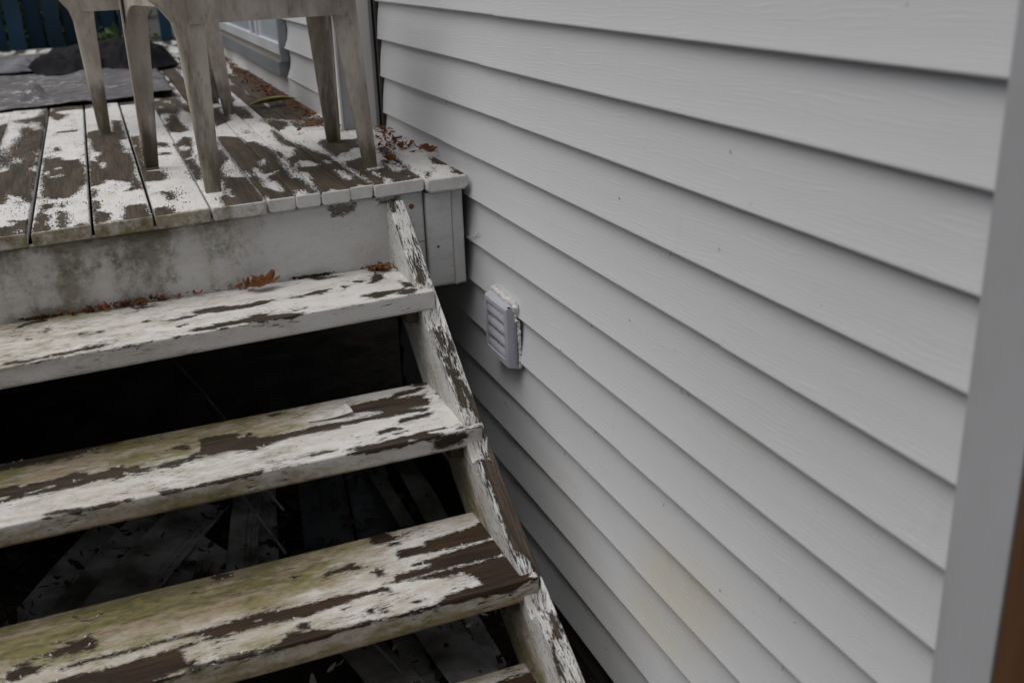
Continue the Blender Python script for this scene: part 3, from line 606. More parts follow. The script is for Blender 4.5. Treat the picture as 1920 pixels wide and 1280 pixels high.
# ---------------------------------------------------------------- near house wall (siding bottoms on x = 0)
LAP = .127
wall = tag(empty('house_wall', (0.1, 1.4, GZ)), 'near wall of the house clad in white wood-grained vinyl siding beside the stairs', 'house wall')
mb = MB(); mb.box((.02, -.9, GZ), (.16, -.14, 2.35)); mb.box((.02, -.13, GZ), (.16, 2.83, 2.35)); mb.build('wall_sheathing', 'sheath', wall)
def siding(y0, y1, zb, x0, parent, mat='vinyl', curl=(0, 0), seed=0, dy=.05):
    r = random.Random(seed)
    prof = [(.0165, LAP+.006), (.0150, LAP*.86), (.0122, LAP*.62), (.0075, LAP*.34), (.0026, .012), (.0004, .0045), (.0, .0022), (.0006, .0006), (.0022, .0), (.0140, .0006), (.0160, .006)]
    n = max(2, int((y1-y0)/dy)); a1, a2, ph = r.uniform(.0002, .0007), r.uniform(.0002, .0006), r.uniform(0, 6)
    rings = []
    for i in range(n+1):
        y = y0+(y1-y0)*i/n
        c = curl[1]*max(0, 1-(y1-y)/.16)**2 + curl[0]*max(0, 1-(y-y0)/.16)**2
        rings.append([(x0+px+a1*math.sin(y*4+ph)+c*math.sin(math.pi*min(1, pz/LAP)) * 1.0, y, zb+pz+a2*math.sin(y*2.6+ph*2)) for px, pz in prof])
    m_ = MB(); m_.sweep(rings, closed=False)
    o = m_.build('siding_panel', mat, parent, smooth=True)
    so = o.modifiers.new('thickness', 'SOLIDIFY'); so.thickness = .0011; so.offset = -1; so.use_rim = False
    return o
rs = random.Random(3)
seams = {1: 1.62, 2: 1.74, 3: 1.55, 7: 1.16, 8: .93, 9: 1.42, 10: .86, 5: .55, 6: 2.2, 4: 2.1, 0: .9}
for k in range(-17, 14):
    zb = -LAP*(k-1)
    if zb < GZ+.02: break
    s_ = seams.get(k, rs.uniform(.4, 2.4))
    # double panels: two courses share a joint; the nearer panel laps over the farther one
    siding(-.028, s_, zb, -.0001, wall, seed=k)
    siding(s_-.004, 2.795, zb+.0016, .0, wall, seed=k, curl=(0, -.004))
mb = MB(); mb.box((-.001, 2.802, -1.6), (.020, 2.818, 2.3)); mb.build('channel', 'shadow_gap', wall)  # coloured dark for the shade in the gap at the siding end
# trim board at the right, and the brown door behind it
tr = MB(); tr.box((-.024, -.124, GZ), (.018, -.030, 2.3), .003)
tag(tr.build('door_casing', 'trim'), 'smooth grey-white vertical casing board at the right-hand end of the siding', 'trim board')
dr = tag(empty('brown_door', (.05, -.55, GZ)), 'brown wooden door beyond the grey casing at the right edge', 'door')
m_ = MB(); m_.box((.002, -.90, GZ), (.019, -.165, .45)); m_.build('panel', 'brown', dr)
m_ = MB(); m_.box((-.040, -.30, GZ), (.0015, -.142, .45), .002); m_.build('stile', 'brown', dr)
m_ = MB(); m_.box((-.001, -.1415, GZ), (.016, -.125, .45)); m_.build('dark_gap_strip', 'hole', dr)  # dark strip stands in for the shaded gap beside the casing

# ---------------------------------------------------------------- far house wall, set 13 cm forward
fx = -.133
fwall = tag(empty('projecting_house_wall', (0, 6.5, -.6)), 'projecting far wall of the house with white siding and a window behind the chairs', 'house wall')
mb = MB(); mb.box((fx+.022, 2.95, -.60), (fx+.30, 12.0, 2.35)); mb.build('wall_sheathing', 'sheath', fwall)
for k in range(0, 22):
    zb = -.356+LAP*k
    if k < 4:
        siding(2.93, 3.96, zb, fx, fwall, seed=k+200, curl=(0, .012))
    else: siding(2.93, 12.0, zb, fx, fwall, seed=k+200, dy=.3)
mb = MB(); mb.box((fx+.004, 2.93, -.56), (fx+.021, 12.0, -.352), .001); mb.build('base_board', 'corner', fwall)
# corner post at the jog
cp = tag(empty('corner_post', (-.07, 2.88, -.5)), 'white vinyl corner post with a grooved edge where the wall steps out', 'corner post')
b = bmesh.new(); bmesh.ops.create_cube(b, size=1)
for v in b.verts: v.co = Vector((-.047+v.co.x*.088, 2.875+v.co.y*.09, .9+v.co.z*2.9))
bmesh.ops.bevel(b, geom=[e for e in b.edges if abs((e.verts[0].co-e.verts[1].co).z) > 1], offset=.014, segments=4, affect='EDGES')
m_ = MB(); m_.bm(b); m_.build('post_body', 'corner', cp, smooth=False)
m_ = MB(); m_.box((-.134, 2.848, -.56), (-.0925, 2.925, 2.35), .002); m_.build('return_flange', mat_simple('lilac_white_vinyl', (.50, .51, .56), (.44, .45, .49), (4, 4, 2), .45), cp)
m_ = MB(); m_.box((-.145, 2.838, -.56), (-.1365, 2.93, 2.35), .002); m_.build('lip', 'corner', cp)

# window / sliding door in the far wall
win = tag(empty('sliding_window', (fx, 5.2, -.3)), 'low white sliding window with a grey sill in the far wall', 'window')
x0 = fx
m_ = MB(); m_.box((x0-.030, 3.975, -.352), (x0+.02, 9.0, -.287), .003); m_.build('sill', 'sill', win)
m_ = MB(); m_.box((x0-.006, 3.985, -.287), (x0+.018, 8.98, -.262), .001); m_.build('track', 'track', win)
m_ = MB(); m_.box((x0-.016, 3.985, -.262), (x0+.016, 8.98, -.212), .003); m_.build('bottom_rail', 'frame', win)
m_ = MB(); m_.box((x0-.020, 3.965, -.287), (x0+.020, 3.995, 1.2), .003); m_.build('jamb', mat_simple('grey_jamb', (.30, .33, .35), (.2, .21, .22), (3, 3, 3), .4), win)
for y in (4.66, 4.84, 6.6, 8.9):
    m_ = MB(); m_.box((x0-.014, y, -.212), (x0+.012, y+.06, 1.2), .003); m_.build('mullion', 'frame', win)
m_ = MB(); m_.box((x0-.004, 4.72, -.212), (x0+.008, 4.84, 1.2)); m_.build('weather_strip', 'sill', win)
gm = G('window_glass'); gm.done((.55, .6, .66), .06, spec=.8); gm.b.inputs['Transmission Weight'].default_value = .0
gm.b.inputs['Base Color'].default_value = (.60, .66, .74, 1)
for (ya, yb) in ((3.995, 4.66), (4.90, 6.6), (6.66, 8.9)):
    m_ = MB(); m_.box((x0-.002, ya, -.212), (x0+.004, yb, 1.2)); m_.build('pane', gm.m, win)
m_ = MB(); m_.box((x0-.0045, 4.93, -.135), (x0-.0025, 6.5, 1.1)); m_.build('dark_reflection', 'black', win)  # dark sheet over the pane stands in for a dark reflection

# ---------------------------------------------------------------- roof overhang of the house (above the frame)
roof = tag(empty('roof_eave', (0, 4, 2.35)), 'white soffit of the roof eave above the wall', 'roof')
m_ = MB(); m_.box((-.45, -1.2, 2.35), (.3, 12.0, 2.37)); m_.build('soffit', 'corner', roof)
m_ = MB(); m_.box((-.47, -1.2, 2.33), (-.45, 12.0, 2.52)); m_.build('gutter_board', 'corner', roof)

# ================================================================= DECK
def dz(x, y):
    w_ = np.clip((8-y)/6, 0, 1); return -.4325+.028*x*w_
YF = 1.88
deck = tag(empty('wooden_deck', (-1.5, 1.9, GZ)), 'raised wooden deck of peeling white boards at the top of the stairs', 'deck')
edges = [-3.2+.1455*i for i in range(0, 15)]
edges = [e for e in edges if e < -1.25]
BX = [(-1.31-.1465*k, -1.163-.1465*k) for k in range(12, -1, -1)]
BX += [(-1.152, -1.0125), (-1.0045, -.861), (-.854, -.717), (-.711, -.571), (-.5655, -.4925), (-.4915, -.4255), (-.4215, -.344), (-.343, -.2785), (-.2750, -.1335), (-.1290, -.006)]
rb = random.Random(11)
flake_src = []
for (xa, xb) in BX:
    dyy = rb.uniform(-.004, .004); dh_ = rb.uniform(-.0015, .0015); roll = rb.uniform(-.006, .006); th = .036
    if xb > -.02: dyy = -.012; dh_ = -.002; th = .042
    yend = 7.95
    near = xb > -1.75
    L1 = yend-YF
    ll = list(np.arange(0, 2.4, .006 if near else .02))+list(np.arange(2.4, L1, .03))+[L1]
    bow = rb.uniform(-.002, .002)
    def fn(l, w_, h, xa=xa, dyy=dyy, dh_=dh_, roll=roll, bow=bow, W=xb-xa):
        x = xa+w_+bow*np.sin(l*1.3); y = YF+dyy+l
        return (x, y, dz(x, y)+dh_+roll*(w_-W/2)+h - .0016*np.cos((w_/W-.5)*math.pi)**2*0 )
    sd_ = int(abs(xa)*1000)
    def bias(V, sd_=sd_, xa=xa):
        yy = V[:, 1]
        f = np.clip((yy-3.0)/1.2, 0, 1)
        nz = vnoise(np.stack([V[:, 0]*9+sd_, yy*2.3], 1), 5)*.65+vnoise(np.stack([V[:, 0]*26+sd_, yy*7], 1), 6)*.35
        lev = .62-.10*f
        lev = np.where(V[:, 0] > -.45, lev-.05*f, lev)
        b_ = (nz-lev)*.10
        if xa < -1.2: b_ = (nz-.56)*.10
        far_ = yy > np.where(V[:, 0] < -.72, 4.2, np.where(V[:, 0] < -.5, 3.5, 3.0))
        return np.where(far_ | (xa < -1.2), b_, -.05)
    def grime(V, depth):
        fr = np.clip(1-(V[:, 1]-YF)/.012, 0, 1)*np.clip((-.45-V[:, 0])/.35, 0, 1)
        return fr*.72 + .10*np.clip((V[:, 1]-3)/2, 0, 1)
    o, V, B, dp = plank('deck_board', 'deck', fn, L1, xb-xa, th, deck, dw=.0055 if near else .02, bev=.005 if xb < -.02 else .010,
                        bare=DECK_BARE if near else None, paint=DECK_PAINT if near else None, bias=bias, grime=grime, lfun=ll)
    if near: flake_src.append((V, B, dp))

# fascia, end cap and rim under the deck boards
def fr_fn(xa, y0, ztop, tilt):      # a board whose broad face looks at -y: l along x, w downwards, h outwards
    def fn(l, w_, h): return (xa+l, y0-h*0 - h, ztop(xa+l)-w_)
    return fn
def ftop(x): return dz(x, YF)-.0405
def broad(name, xa, xb, yface, thick, zt, zbt, mat='fascia', grime=None, bare_xz=None, parent=deck, dl=.006):
    """vertical board with its broad face on y = yface; bare patches given in x, z"""
    L = xb-xa
    def fn(l, w_, h):
        x = xa+l; top = zt(x); bot = zbt(x)
        return (x, yface-h*1.0, top+(bot-top)*(w_/1.0))
    PLANK_ID[0] += 1; off = PLANK_ID[0]*1.7
    nx = max(2, int(L/dl)); nz_ = 44
    X, Z = np.meshgrid(np.linspace(xa, xb, nx+1), np.linspace(0, 1, nz_+1), indexing='ij')
    V = np.stack([X.ravel(), np.full(X.size, yface), (zt(X)+(zbt(X)-zt(X))*Z).ravel()], 1)
    # rounded arris
    e = np.minimum.reduce([(X-xa).ravel(), (xb-X).ravel(), (Z*.3).ravel()+.0, ((1-Z)*.3).ravel()])
    V[:, 1] += np.clip(.004-e, 0, .004)*.8 + .0006*np.sin(V[:, 0]*9)
    F = [(i*(nz_+1)+j, i*(nz_+1)+j+1, (i+1)*(nz_+1)+j+1, (i+1)*(nz_+1)+j) for i in range(nx) for j in range(nz_)]
    n0 = len(V); B4 = []
    for x in (xa, xb):
        for q in (0, 1):
            B4.append((x, yface+thick, float(zt(np.float64(x)) if q == 0 else zbt(np.float64(x)))))
    c = [0, nz_, nx*(nz_+1), nx*(nz_+1)+nz_]
    V2 = np.concatenate([V, np.array(B4)])
    F += [(c[0], n0, n0+1, *[j for j in range(nz_, 0, -1)]), (n0+2, n0+3, n0+1, n0), tuple([nx*(nz_+1)+j for j in range(nz_+1)]+[n0+3, n0+2]),
          tuple([i*(nz_+1) for i in range(nx+1)]+[n0+2, n0]), tuple([i*(nz_+1)+nz_ for i in range(nx, -1, -1)]+[n0+1, n0+3])]
    o = obj(name, V2, F, mat, parent, smooth=False)
    PB = sd_polys(V2[:, [0, 2]], bare_xz) if bare_xz else np.full(len(V2), -.05)
    gr_ = np.zeros(len(V2)) if grime is None else grime(V2)
    me = o.data
    a = me.attributes.new('bare', 'FLOAT', 'POINT'); a.data.foreach_set('value', PB.astype(np.float32))
    a = me.attributes.new('grime', 'FLOAT', 'POINT'); a.data.foreach_set('value', gr_.astype(np.float32))
    gc_ = np.stack([V2[:, 0]+off*3, V2[:, 2]+off, V2[:, 1]], 1)
    a = me.attributes.new('gc', 'FLOAT_VECTOR', 'POINT'); a.data.foreach_set('vector', gc_.astype(np.float32).ravel())
    return o
def fgrime(V):
    x, z = V[:, 0], V[:, 2]
    top = ftop(x); u = np.clip((top-z)/.23, 0, 1)
    nz = vnoise(np.stack([x*9, z*6], 1), 9)*.6+vnoise(np.stack([x*30, z*11], 1), 10)*.4
    left = np.clip((-.50-x)/.25, 0, 1)
    edge = np.clip(1-(top-z)/.03, 0, 1)*.6*left + np.clip(1-(z+.70)/.04, 0, 1)*.45*left
    return left*np.clip(nz*1.5-.36+.15*(1-u), 0, 1)*.85 + edge*.7
ZB_F = lambda x: np.asarray(x)*0-.622
broad('fascia_board', -3.05, -.2005, 1.896, .04, ftop, lambda x: np.asarray(x)*0-.768, grime=fgrime,
      bare_xz=[[(-.405, -.492), (-.33, -.489), (-.335, -.505), (-.37, -.518), (-.395, -.515)], [(-.26, -.49), (-.20, -.485), (-.21, -.491), (-.26, -.496)]])
broad('fascia_board', -.1995, -.1335, 1.8965, .04, ftop, ZB_F, grime=fgrime)
broad('lower_fascia_board', -.1990, -.1340, 1.897, .04, lambda x: np.asarray(x)*0-.6235, lambda x: np.asarray(x)*0-.768, grime=fgrime)
broad('end_cap_board', -.1285, -.0535, 1.884, .035, lambda x: ftop(x)-.006, lambda x: np.asarray(x)*.0-.758, dl=.004)
broad('end_cap_board', -.0520, -.0190, 1.885, .035, lambda x: ftop(x)-.006, lambda x: np.asarray(x)*.1-.756, dl=.004)
m_ = MB(); m_.box((-.0185, 1.93, -.72), (-.0145, 7.9, -.48)); m_.box((-.128, 1.925, -.72), (-.0200, 7.9, -.485)); m_.build('rim_joist', 'under', deck)
# joists, beam and unseen skirting added to keep the underside dark
for x in [-.45-.406*i for i in range(7)]:
    m_ = MB(); m_.box((x-.019, 1.945, -.70), (x+.019, 7.8, -.535)); m_.build('joist', 'under', deck)
for y in (2.6, 5.0, 7.4):
    for x in (-1.55, -2.9):
        m_ = MB(); m_.box((x-.05, y-.05, GZ), (x+.05, y+.05, -.705)); m_.build('deck_post', 'under', deck)
for i in range(11):
    xa = -3.2+.128*i
    m_ = MB(); m_.box((xa, 1.90, GZ), (xa+.122, 1.925, -.78), .002); m_.build('shade_skirt_board', 'corner', deck)
for i in range(50):
    y = 1.94+.122*i
    m_ = MB(); m_.box((-3.235, y, GZ), (-3.21, y+.114, -.50), .002); m_.build('shade_skirt_board', 'corner', deck)
m_ = MB(); m_.box((-3.2, 7.96, GZ), (-.02, 7.99, -.50)); m_.build('back_skirt', 'under', deck)

# rusty nail heads on the fascia
def nail(x, z, y, r=.0055, mat='rust'):
    m2 = MB(); ring = [(x+r*math.cos(a), y-.0025, z+r*math.sin(a)) for a in np.linspace(0, 2*math.pi, 12, endpoint=False)]
    ring2 = [(x+r*1.5*math.cos(a), y, z+r*1.5*math.sin(a)) for a in np.linspace(0, 2*math.pi, 12, endpoint=False)]
    m2.sweep([ring2, ring]); return m2.build('nail_head', mat, deck)
nail(-.168, -.517, 1.8962); nail(-.1665, -.562, 1.8962, .0065, 'fascia')
nail(-.10, -.64, 1.884, .003)

# ================================================================= STAIRS
stairs = tag(empty('wooden_stairs', (-.9, 1.2, GZ)), 'flight of weathered open stairs with peeling white paint leading up to the deck', 'stairs')
SX = (-.242, -.196)
p0 = (1.87, -.490); sl = (-1.272+.490)/(.702-1.87)
ang = math.atan(sl); ca, sa = math.cos(ang), math.sin(ang)
def stringer(xa, xb, lab=None):
    L = 1.95
    def fn(l, w_, h):   # l down the slope, w across x, h normal to the slope
        y = p0[0]-l*ca - h*(-sa)*-1*-1*0 + h*sa*-1
        z = p0[1]-l*sa + h*ca - .036*np.sin(math.pi*np.clip((1.87-y)/1.17, 0, 1))
        for yf_ in (1.598, 1.268, .918, .563):
            z = z - .052*np.exp(-np.abs((y-yf_+.022)/.034)**3)*np.clip((.0415-w_)/.002, 0, 1)*np.clip(1+h/.05, 0, 1)
        return (xa+w_+.0015*np.sin(l*5), y, z)
    return fn, L
fn, L = stringer(*SX)
def sgr(V, dp): return np.clip((dp-.02)/.12, 0, 1)*.75*np.clip((1.75-V[:, 1])/.5, 0.0, 1) + np.clip((.75-V[:, 1])/.5, 0, .5)
o, V, B, dp = plank('stringer', 'stringer', fn, L, SX[1]-SX[0], .235, stairs, dl=.005, dw=.003, bev=.0035, bare=STR_BARE, grime=sgr, dh=.006)
fn, L = stringer(-1.84, -1.80)
plank('stringer', 'stringer', fn, L, .04, .235, stairs, dl=.03, dw=.01, bev=.003)

def tread(xr, yfr, zr, xl, yfl, zl, w0, w1, H, mat, bare, paint, grime, face_bare=None, xleft=-1.80, name='tread_board', dz_=0, dl=.004, yback=None):
    """w0..w1: extent in depth behind the front edge; left end at xleft. slope from the two measured corners"""
    ky = (yfl-yfr)/(xl-xr); kz = (zl-zr)/(xl-xr); L = xr-xleft
    def fn(l, w_, h):
        x = xr-l; k_ = 1 if yback is None else (yback-(yfr+ky*(x-xr)))/.286
        return (x, yfr+ky*(x-xr)+(w0+w_)*k_, zr+kz*(x-xr)+h+dz_)
    ll = list(np.arange(0, 1.22, dl))+list(np.arange(1.22, L, .02))+[L]
    o, V, B, dp = plank(name, mat, fn, L, w1-w0, H, stairs, dw=.004, bev=.0045, bare=bare, paint=paint, grime=grime, face_bare=face_bare, lfun=ll, dh=.006)
    # fn is mirrored in l, so turn the faces round
    o.data.flip_normals()
    flake_src.append((V, B, dp))
    return o
def gr1(V, dp):
    x, y = V[:, 0], V[:, 1]
    back = np.clip((y-1.80)/.07, 0, 1)
    left = np.clip((-.62-x)/.5, 0, 1)
    face = np.clip((dp-.004)*60, 0, 1)
    return (1-face)*(.30*left+.30*back*left+.10) + face*.22*np.clip((-.55-x)/.4, 0, 1)
def gr2(V, dp):
    x, y = V[:, 0], V[:, 1]
    u = (y-1.27)/.33
    left = np.clip((-.38-x)/.35, 0, 1)
    face = np.clip((dp-.004)*60, 0, 1)
    return (1-face)*(left*(.26+.52*np.clip((u-.35)/.3, 0, 1))+.12*np.clip((u-.8)*5, 0, 1)+.06) + face*(.26+.38*left+np.clip((dp-.04)*40, 0, .4))
def gr3(V, dp):
    x, y = V[:, 0], V[:, 1]
    u = (y-.92)/.335
    left = np.clip((-.42-x)/.35, 0, 1)
    hot = np.exp(-((x+.80)/.26)**2)*np.clip((u-.45)/.3, 0, 1)
    face = np.clip((dp-.004)*60, 0, 1)
    return (1-face)*(left*(.36+.42*np.clip((u-.35)/.3, 0, 1))+.35*hot+.42*np.clip((u-.84)*7, 0, 1)+.08) + face*(.48+np.clip((dp-.035)*40, 0, .4))
T1 = (-.205, 1.600, -.675, -1.25, 1.552, -.690)
T2 = (-.200, 1.270, -.925, -1.28, 1.272, -.9415)
T3 = (-.208, .920, -1.141, -.60, .920, -1.149)
T4 = (-.205, .565, -1.372, -.60, .565, -1.378)
tread(*T1, 0, .243, .052, 'tread', T1_BARE, None, gr1, yback=1.889)
tread(*T1, .2455, .286, .045, 'tread', T1_BARE, None, gr1, dz_=-.001, xleft=-1.79, yback=1.889)
def fb2(V, dp):
    pts = V[:, [0, 2]].copy(); pts[:, 1] = dp
    b_ = sd_polys(pts, [[(-.335, .012), (-.30, .008), (-.245, .008), (-.235, .020), (-.262, .034), (-.318, .040), (-.325, .02)], [(-.50, .0), (-.40, .0), (-.34, .0), (-.36, .008), (-.43, .011), (-.48, .008)]])
    return np.where((dp > .003) & (V[:, 1] < 1.276), b_, -.05)
tread(*T2, 0, .2715, .050, 'tread', T2_BARE, T2_PAINT, gr2, face_bare=fb2)
tread(*T2, .2755, .333, .045, 'tread', T2_BARE, T2_PAINT, gr2, dz_=-.003, xleft=-1.79)
def fb3(V, dp): return np.where((dp > .002) & (V[:, 1] < .926), .004-dp*.9+.004*np.sin(V[:, 0]*23), -.05)
tread(*T3, 0, .2765, .058, 'tread_wet', T3_BARE, T3_PAINT, gr3, face_bare=fb3)
tread(*T3, .2815, .337, .045, 'tread_wet', T3_BARE, T3_PAINT, gr3, dz_=-.0035, xleft=-1.79)
def gr4(V, dp): return np.full(len(V), .35)
tread(*T4, 0, .375, .05, 'tread_wet', [[(-.5, .80), (-.2, .84), (-.2, .9), (-.5, .9)]], None, gr4, dl=.01)
# cleats that carry the treads, dark below
for (T, d_) in ((T1, .052), (T2, .05), (T3, .058)):
    m_ = MB(); m_.box((SX[0]-.034, T[1]+.03, T[2]-d_-.04), (SX[0]-.002, T[1]+.25, T[2]-d_-.0035)); m_.build('cleat', 'under', stairs)

# curled paint chips standing up along the torn edges
def flakes(srcs, n, parent, seed, up=.0005, smin=.003, smax=.010):
    r = np.random.default_rng(seed); m2 = MB()
    allv = np.concatenate([V[(np.abs(B+.001) < .0025) & (dp < .002)] for V, B, dp in srcs])
    allv = allv[(allv[:, 1] < 3.3) & (allv[:, 0] > -1.5)]
    if not len(allv): return
    for i in r.choice(len(allv), min(n, len(allv)), replace=False):
        c = allv[i]; s_ = r.uniform(smin, smax); a = r.uniform(0, 2*math.pi); asp = r.uniform(.35, .8)
        u = np.array([math.cos(a), math.sin(a), 0]); v = np.array([-math.sin(a), math.cos(a), 0]); lift = r.uniform(.1, .45)
        pts = []
        for t in (0, .5, 1):
            zc = up+s_*lift*t*t
            wv = s_*asp*(1-.35*t)*r.uniform(.8, 1.2)
            pts.append([c+u*s_*t*.9+v*wv*q*.5+np.array([0, 0, zc]) for q in (-1, .1, 1)])
        for t in range(2):
            for q in range(2): m2.quad(tuple(pts[t][q]), tuple(pts[t+1][q]), tuple(pts[t+1][q+1]), tuple(pts[t][q+1]))
    o = m2.build('paint_chips', 'chip', parent, smooth=True); tag(o, kind='stuff')
nd = len([1 for a in BX if a[1] > -1.75])
flakes(flake_src[:nd], 380, deck, 1, smin=.002, smax=.006)
flakes(flake_src[nd:], 380, stairs, 2, smin=.002, smax=.007)
# the big curl of paint on the second tread
m_ = MB(); rings = []
c0 = np.array([-.585, 1.49, -.929]); u = np.array([.99, .05, 0]); v = np.array([-.1, .99, 0])
for i in range(9):
    t = i/8; z = .0015+.016*t**2.2
    wv = .012+.045*t**.8
    rings.append([tuple(c0+u*.11*t+v*(-wv/2+wv*q)+np.array([0, 0, z*(1-.35*abs(q-.5))])) for q in (0, .25, .5, .75, 1)])
m_.sweep(rings, closed=False); fl = m_.build('paint_curl', 'chip', stairs, smooth=True)

# ================================================================= DRYER VENT
vent = tag(empty('dryer_vent', (-.02, 1.62, -.90)), 'small grey louvred dryer vent on the siding, sealed with white caulk', 'vent')
ya, yb, za, zb_ = 1.535, 1.700, -.903, -.738
X0, XF = .004, -.031
fw = .017
def frame_piece(m2, A0, A1, B0, B1):
    pass
m_ = MB()
outer_b = [(X0, ya-.004, za-.006), (X0, yb+.006, za-.006), (X0, yb+.006, zb_+.012), (X0, ya-.004, zb_+.012)]
outer_f = [(XF+.003, ya, za), (XF+.003, yb, za), (XF+.003, yb, zb_), (XF+.003, ya, zb_)]
f2 = [(XF, ya+.003, za+.003), (XF, yb-.003, za+.003), (XF, yb-.003, zb_-.003), (XF, ya+.003, zb_-.003)]
f3 = [(XF, ya+fw, za+.018), (XF, yb-.012, za+.018), (XF, yb-.012, zb_-.014), (XF, ya+fw, zb_-.014)]
f4 = [(XF+.016, ya+fw+.004, za+.024), (XF+.016, yb-.016, za+.024), (XF+.016, yb-.016, zb_-.018), (XF+.016, ya+fw+.004, zb_-.018)]
m_.sweep([outer_b, outer_f, f2, f3, f4], cap=False)
m_.build('housing', 'vent', vent)
zt_, zl_ = zb_-.014, za+.020
n = 4; hh = (zt_-zl_)/n
for i in range(n):
    z1 = zt_-i*hh; rings = []
    pr_ = []
    for q in range(8):
        t = q/7; pr_.append((XF+.013-.011*math.sin(t*math.pi*.62)**1.0*1.0, z1-hh*1.04*t))
    pr_ += [(x+.0015, z-.0005) for x, z in pr_[::-1]]
    for y in np.linspace(ya+fw+.001, yb-.0135, 4): rings.append([(x, y, z) for x, z in pr_])
    m_ = MB(); m_.sweep(rings); m_.build('louvre', 'vent', vent, smooth=True)
# screw notches
for (y, z) in ((ya+.004, zb_+.0035), (ya+.004, za-.002)):
    m2 = MB(); m2.sweep([[(XF+.010+dx+.0045*math.cos(a), y+.0045*math.sin(a), z+.001) for a in np.linspace(0, 6.28, 10, endpoint=False)] for dx in (0, .003)]); m2.build('screw_notch', 'hole', vent)
# caulk bead: lumpy
b = bmesh.new(); rc = random.Random(5)
path = [(yb+.004-.172*t, zb_+.011+rc.uniform(-.002, .002)) for t in np.linspace(0, 1, 22)] + [(ya-.006-rc.uniform(-.001, .002), zb_+.006-.045*t) for t in np.linspace(0, 1, 7)]
for i, (y, z) in enumerate(path):
    r_ = rc.uniform(.0065, .0105)*(1 if i < 24 else .75)
    mt = Matrix.Translation((-.004+rc.uniform(-.003, .003), y+rc.uniform(-.002, .002), z)) @ Matrix.Diagonal((.9, 1.1, rc.uniform(.7, 1.1), 1))
    bmesh.ops.create_icosphere(b, subdivisions=2, radius=r_, matrix=mt)
m_ = MB(); m_.bm(b); ck = m_.build('caulk_bead', 'caulk', vent, smooth=True)
rm = ck.modifiers.new('fuse', 'REMESH'); rm.mode = 'VOXEL'; rm.voxel_size = .0022; rm.use_smooth_shade = True
sm_ = ck.modifiers.new('soften', 'SMOOTH'); sm_.iterations = 4; sm_.factor = .6
# dark slot where the siding was cut back beside the vent, with a ragged caulked edge
m_ = MB(); m_.box((-.0018, ya-.0125, -.902), (.002, ya-.003, -.768)); m_.build('cut_slot', 'hole', vent)
m_ = MB(); rings = []
for i in range(26):
    t = i/25; y_ = ya-.0125-.006*t; w1, w2 = rc.uniform(.0008, .003), rc.uniform(.0005, .0045)*(1 if rc.random() < .8 else 2)
    z_ = -.768-.134*t; hh_ = rc.uniform(.001, .0032)
    rings.append([(.001, y_+w1, z_), (-.002-hh_, y_+w1*.5, z_), (-.002-hh_*.8, y_-w2*.5, z_), (.003, y_-w2, z_)])
m_.sweep(rings); m_.build('caulk_smear', 'caulk', vent)

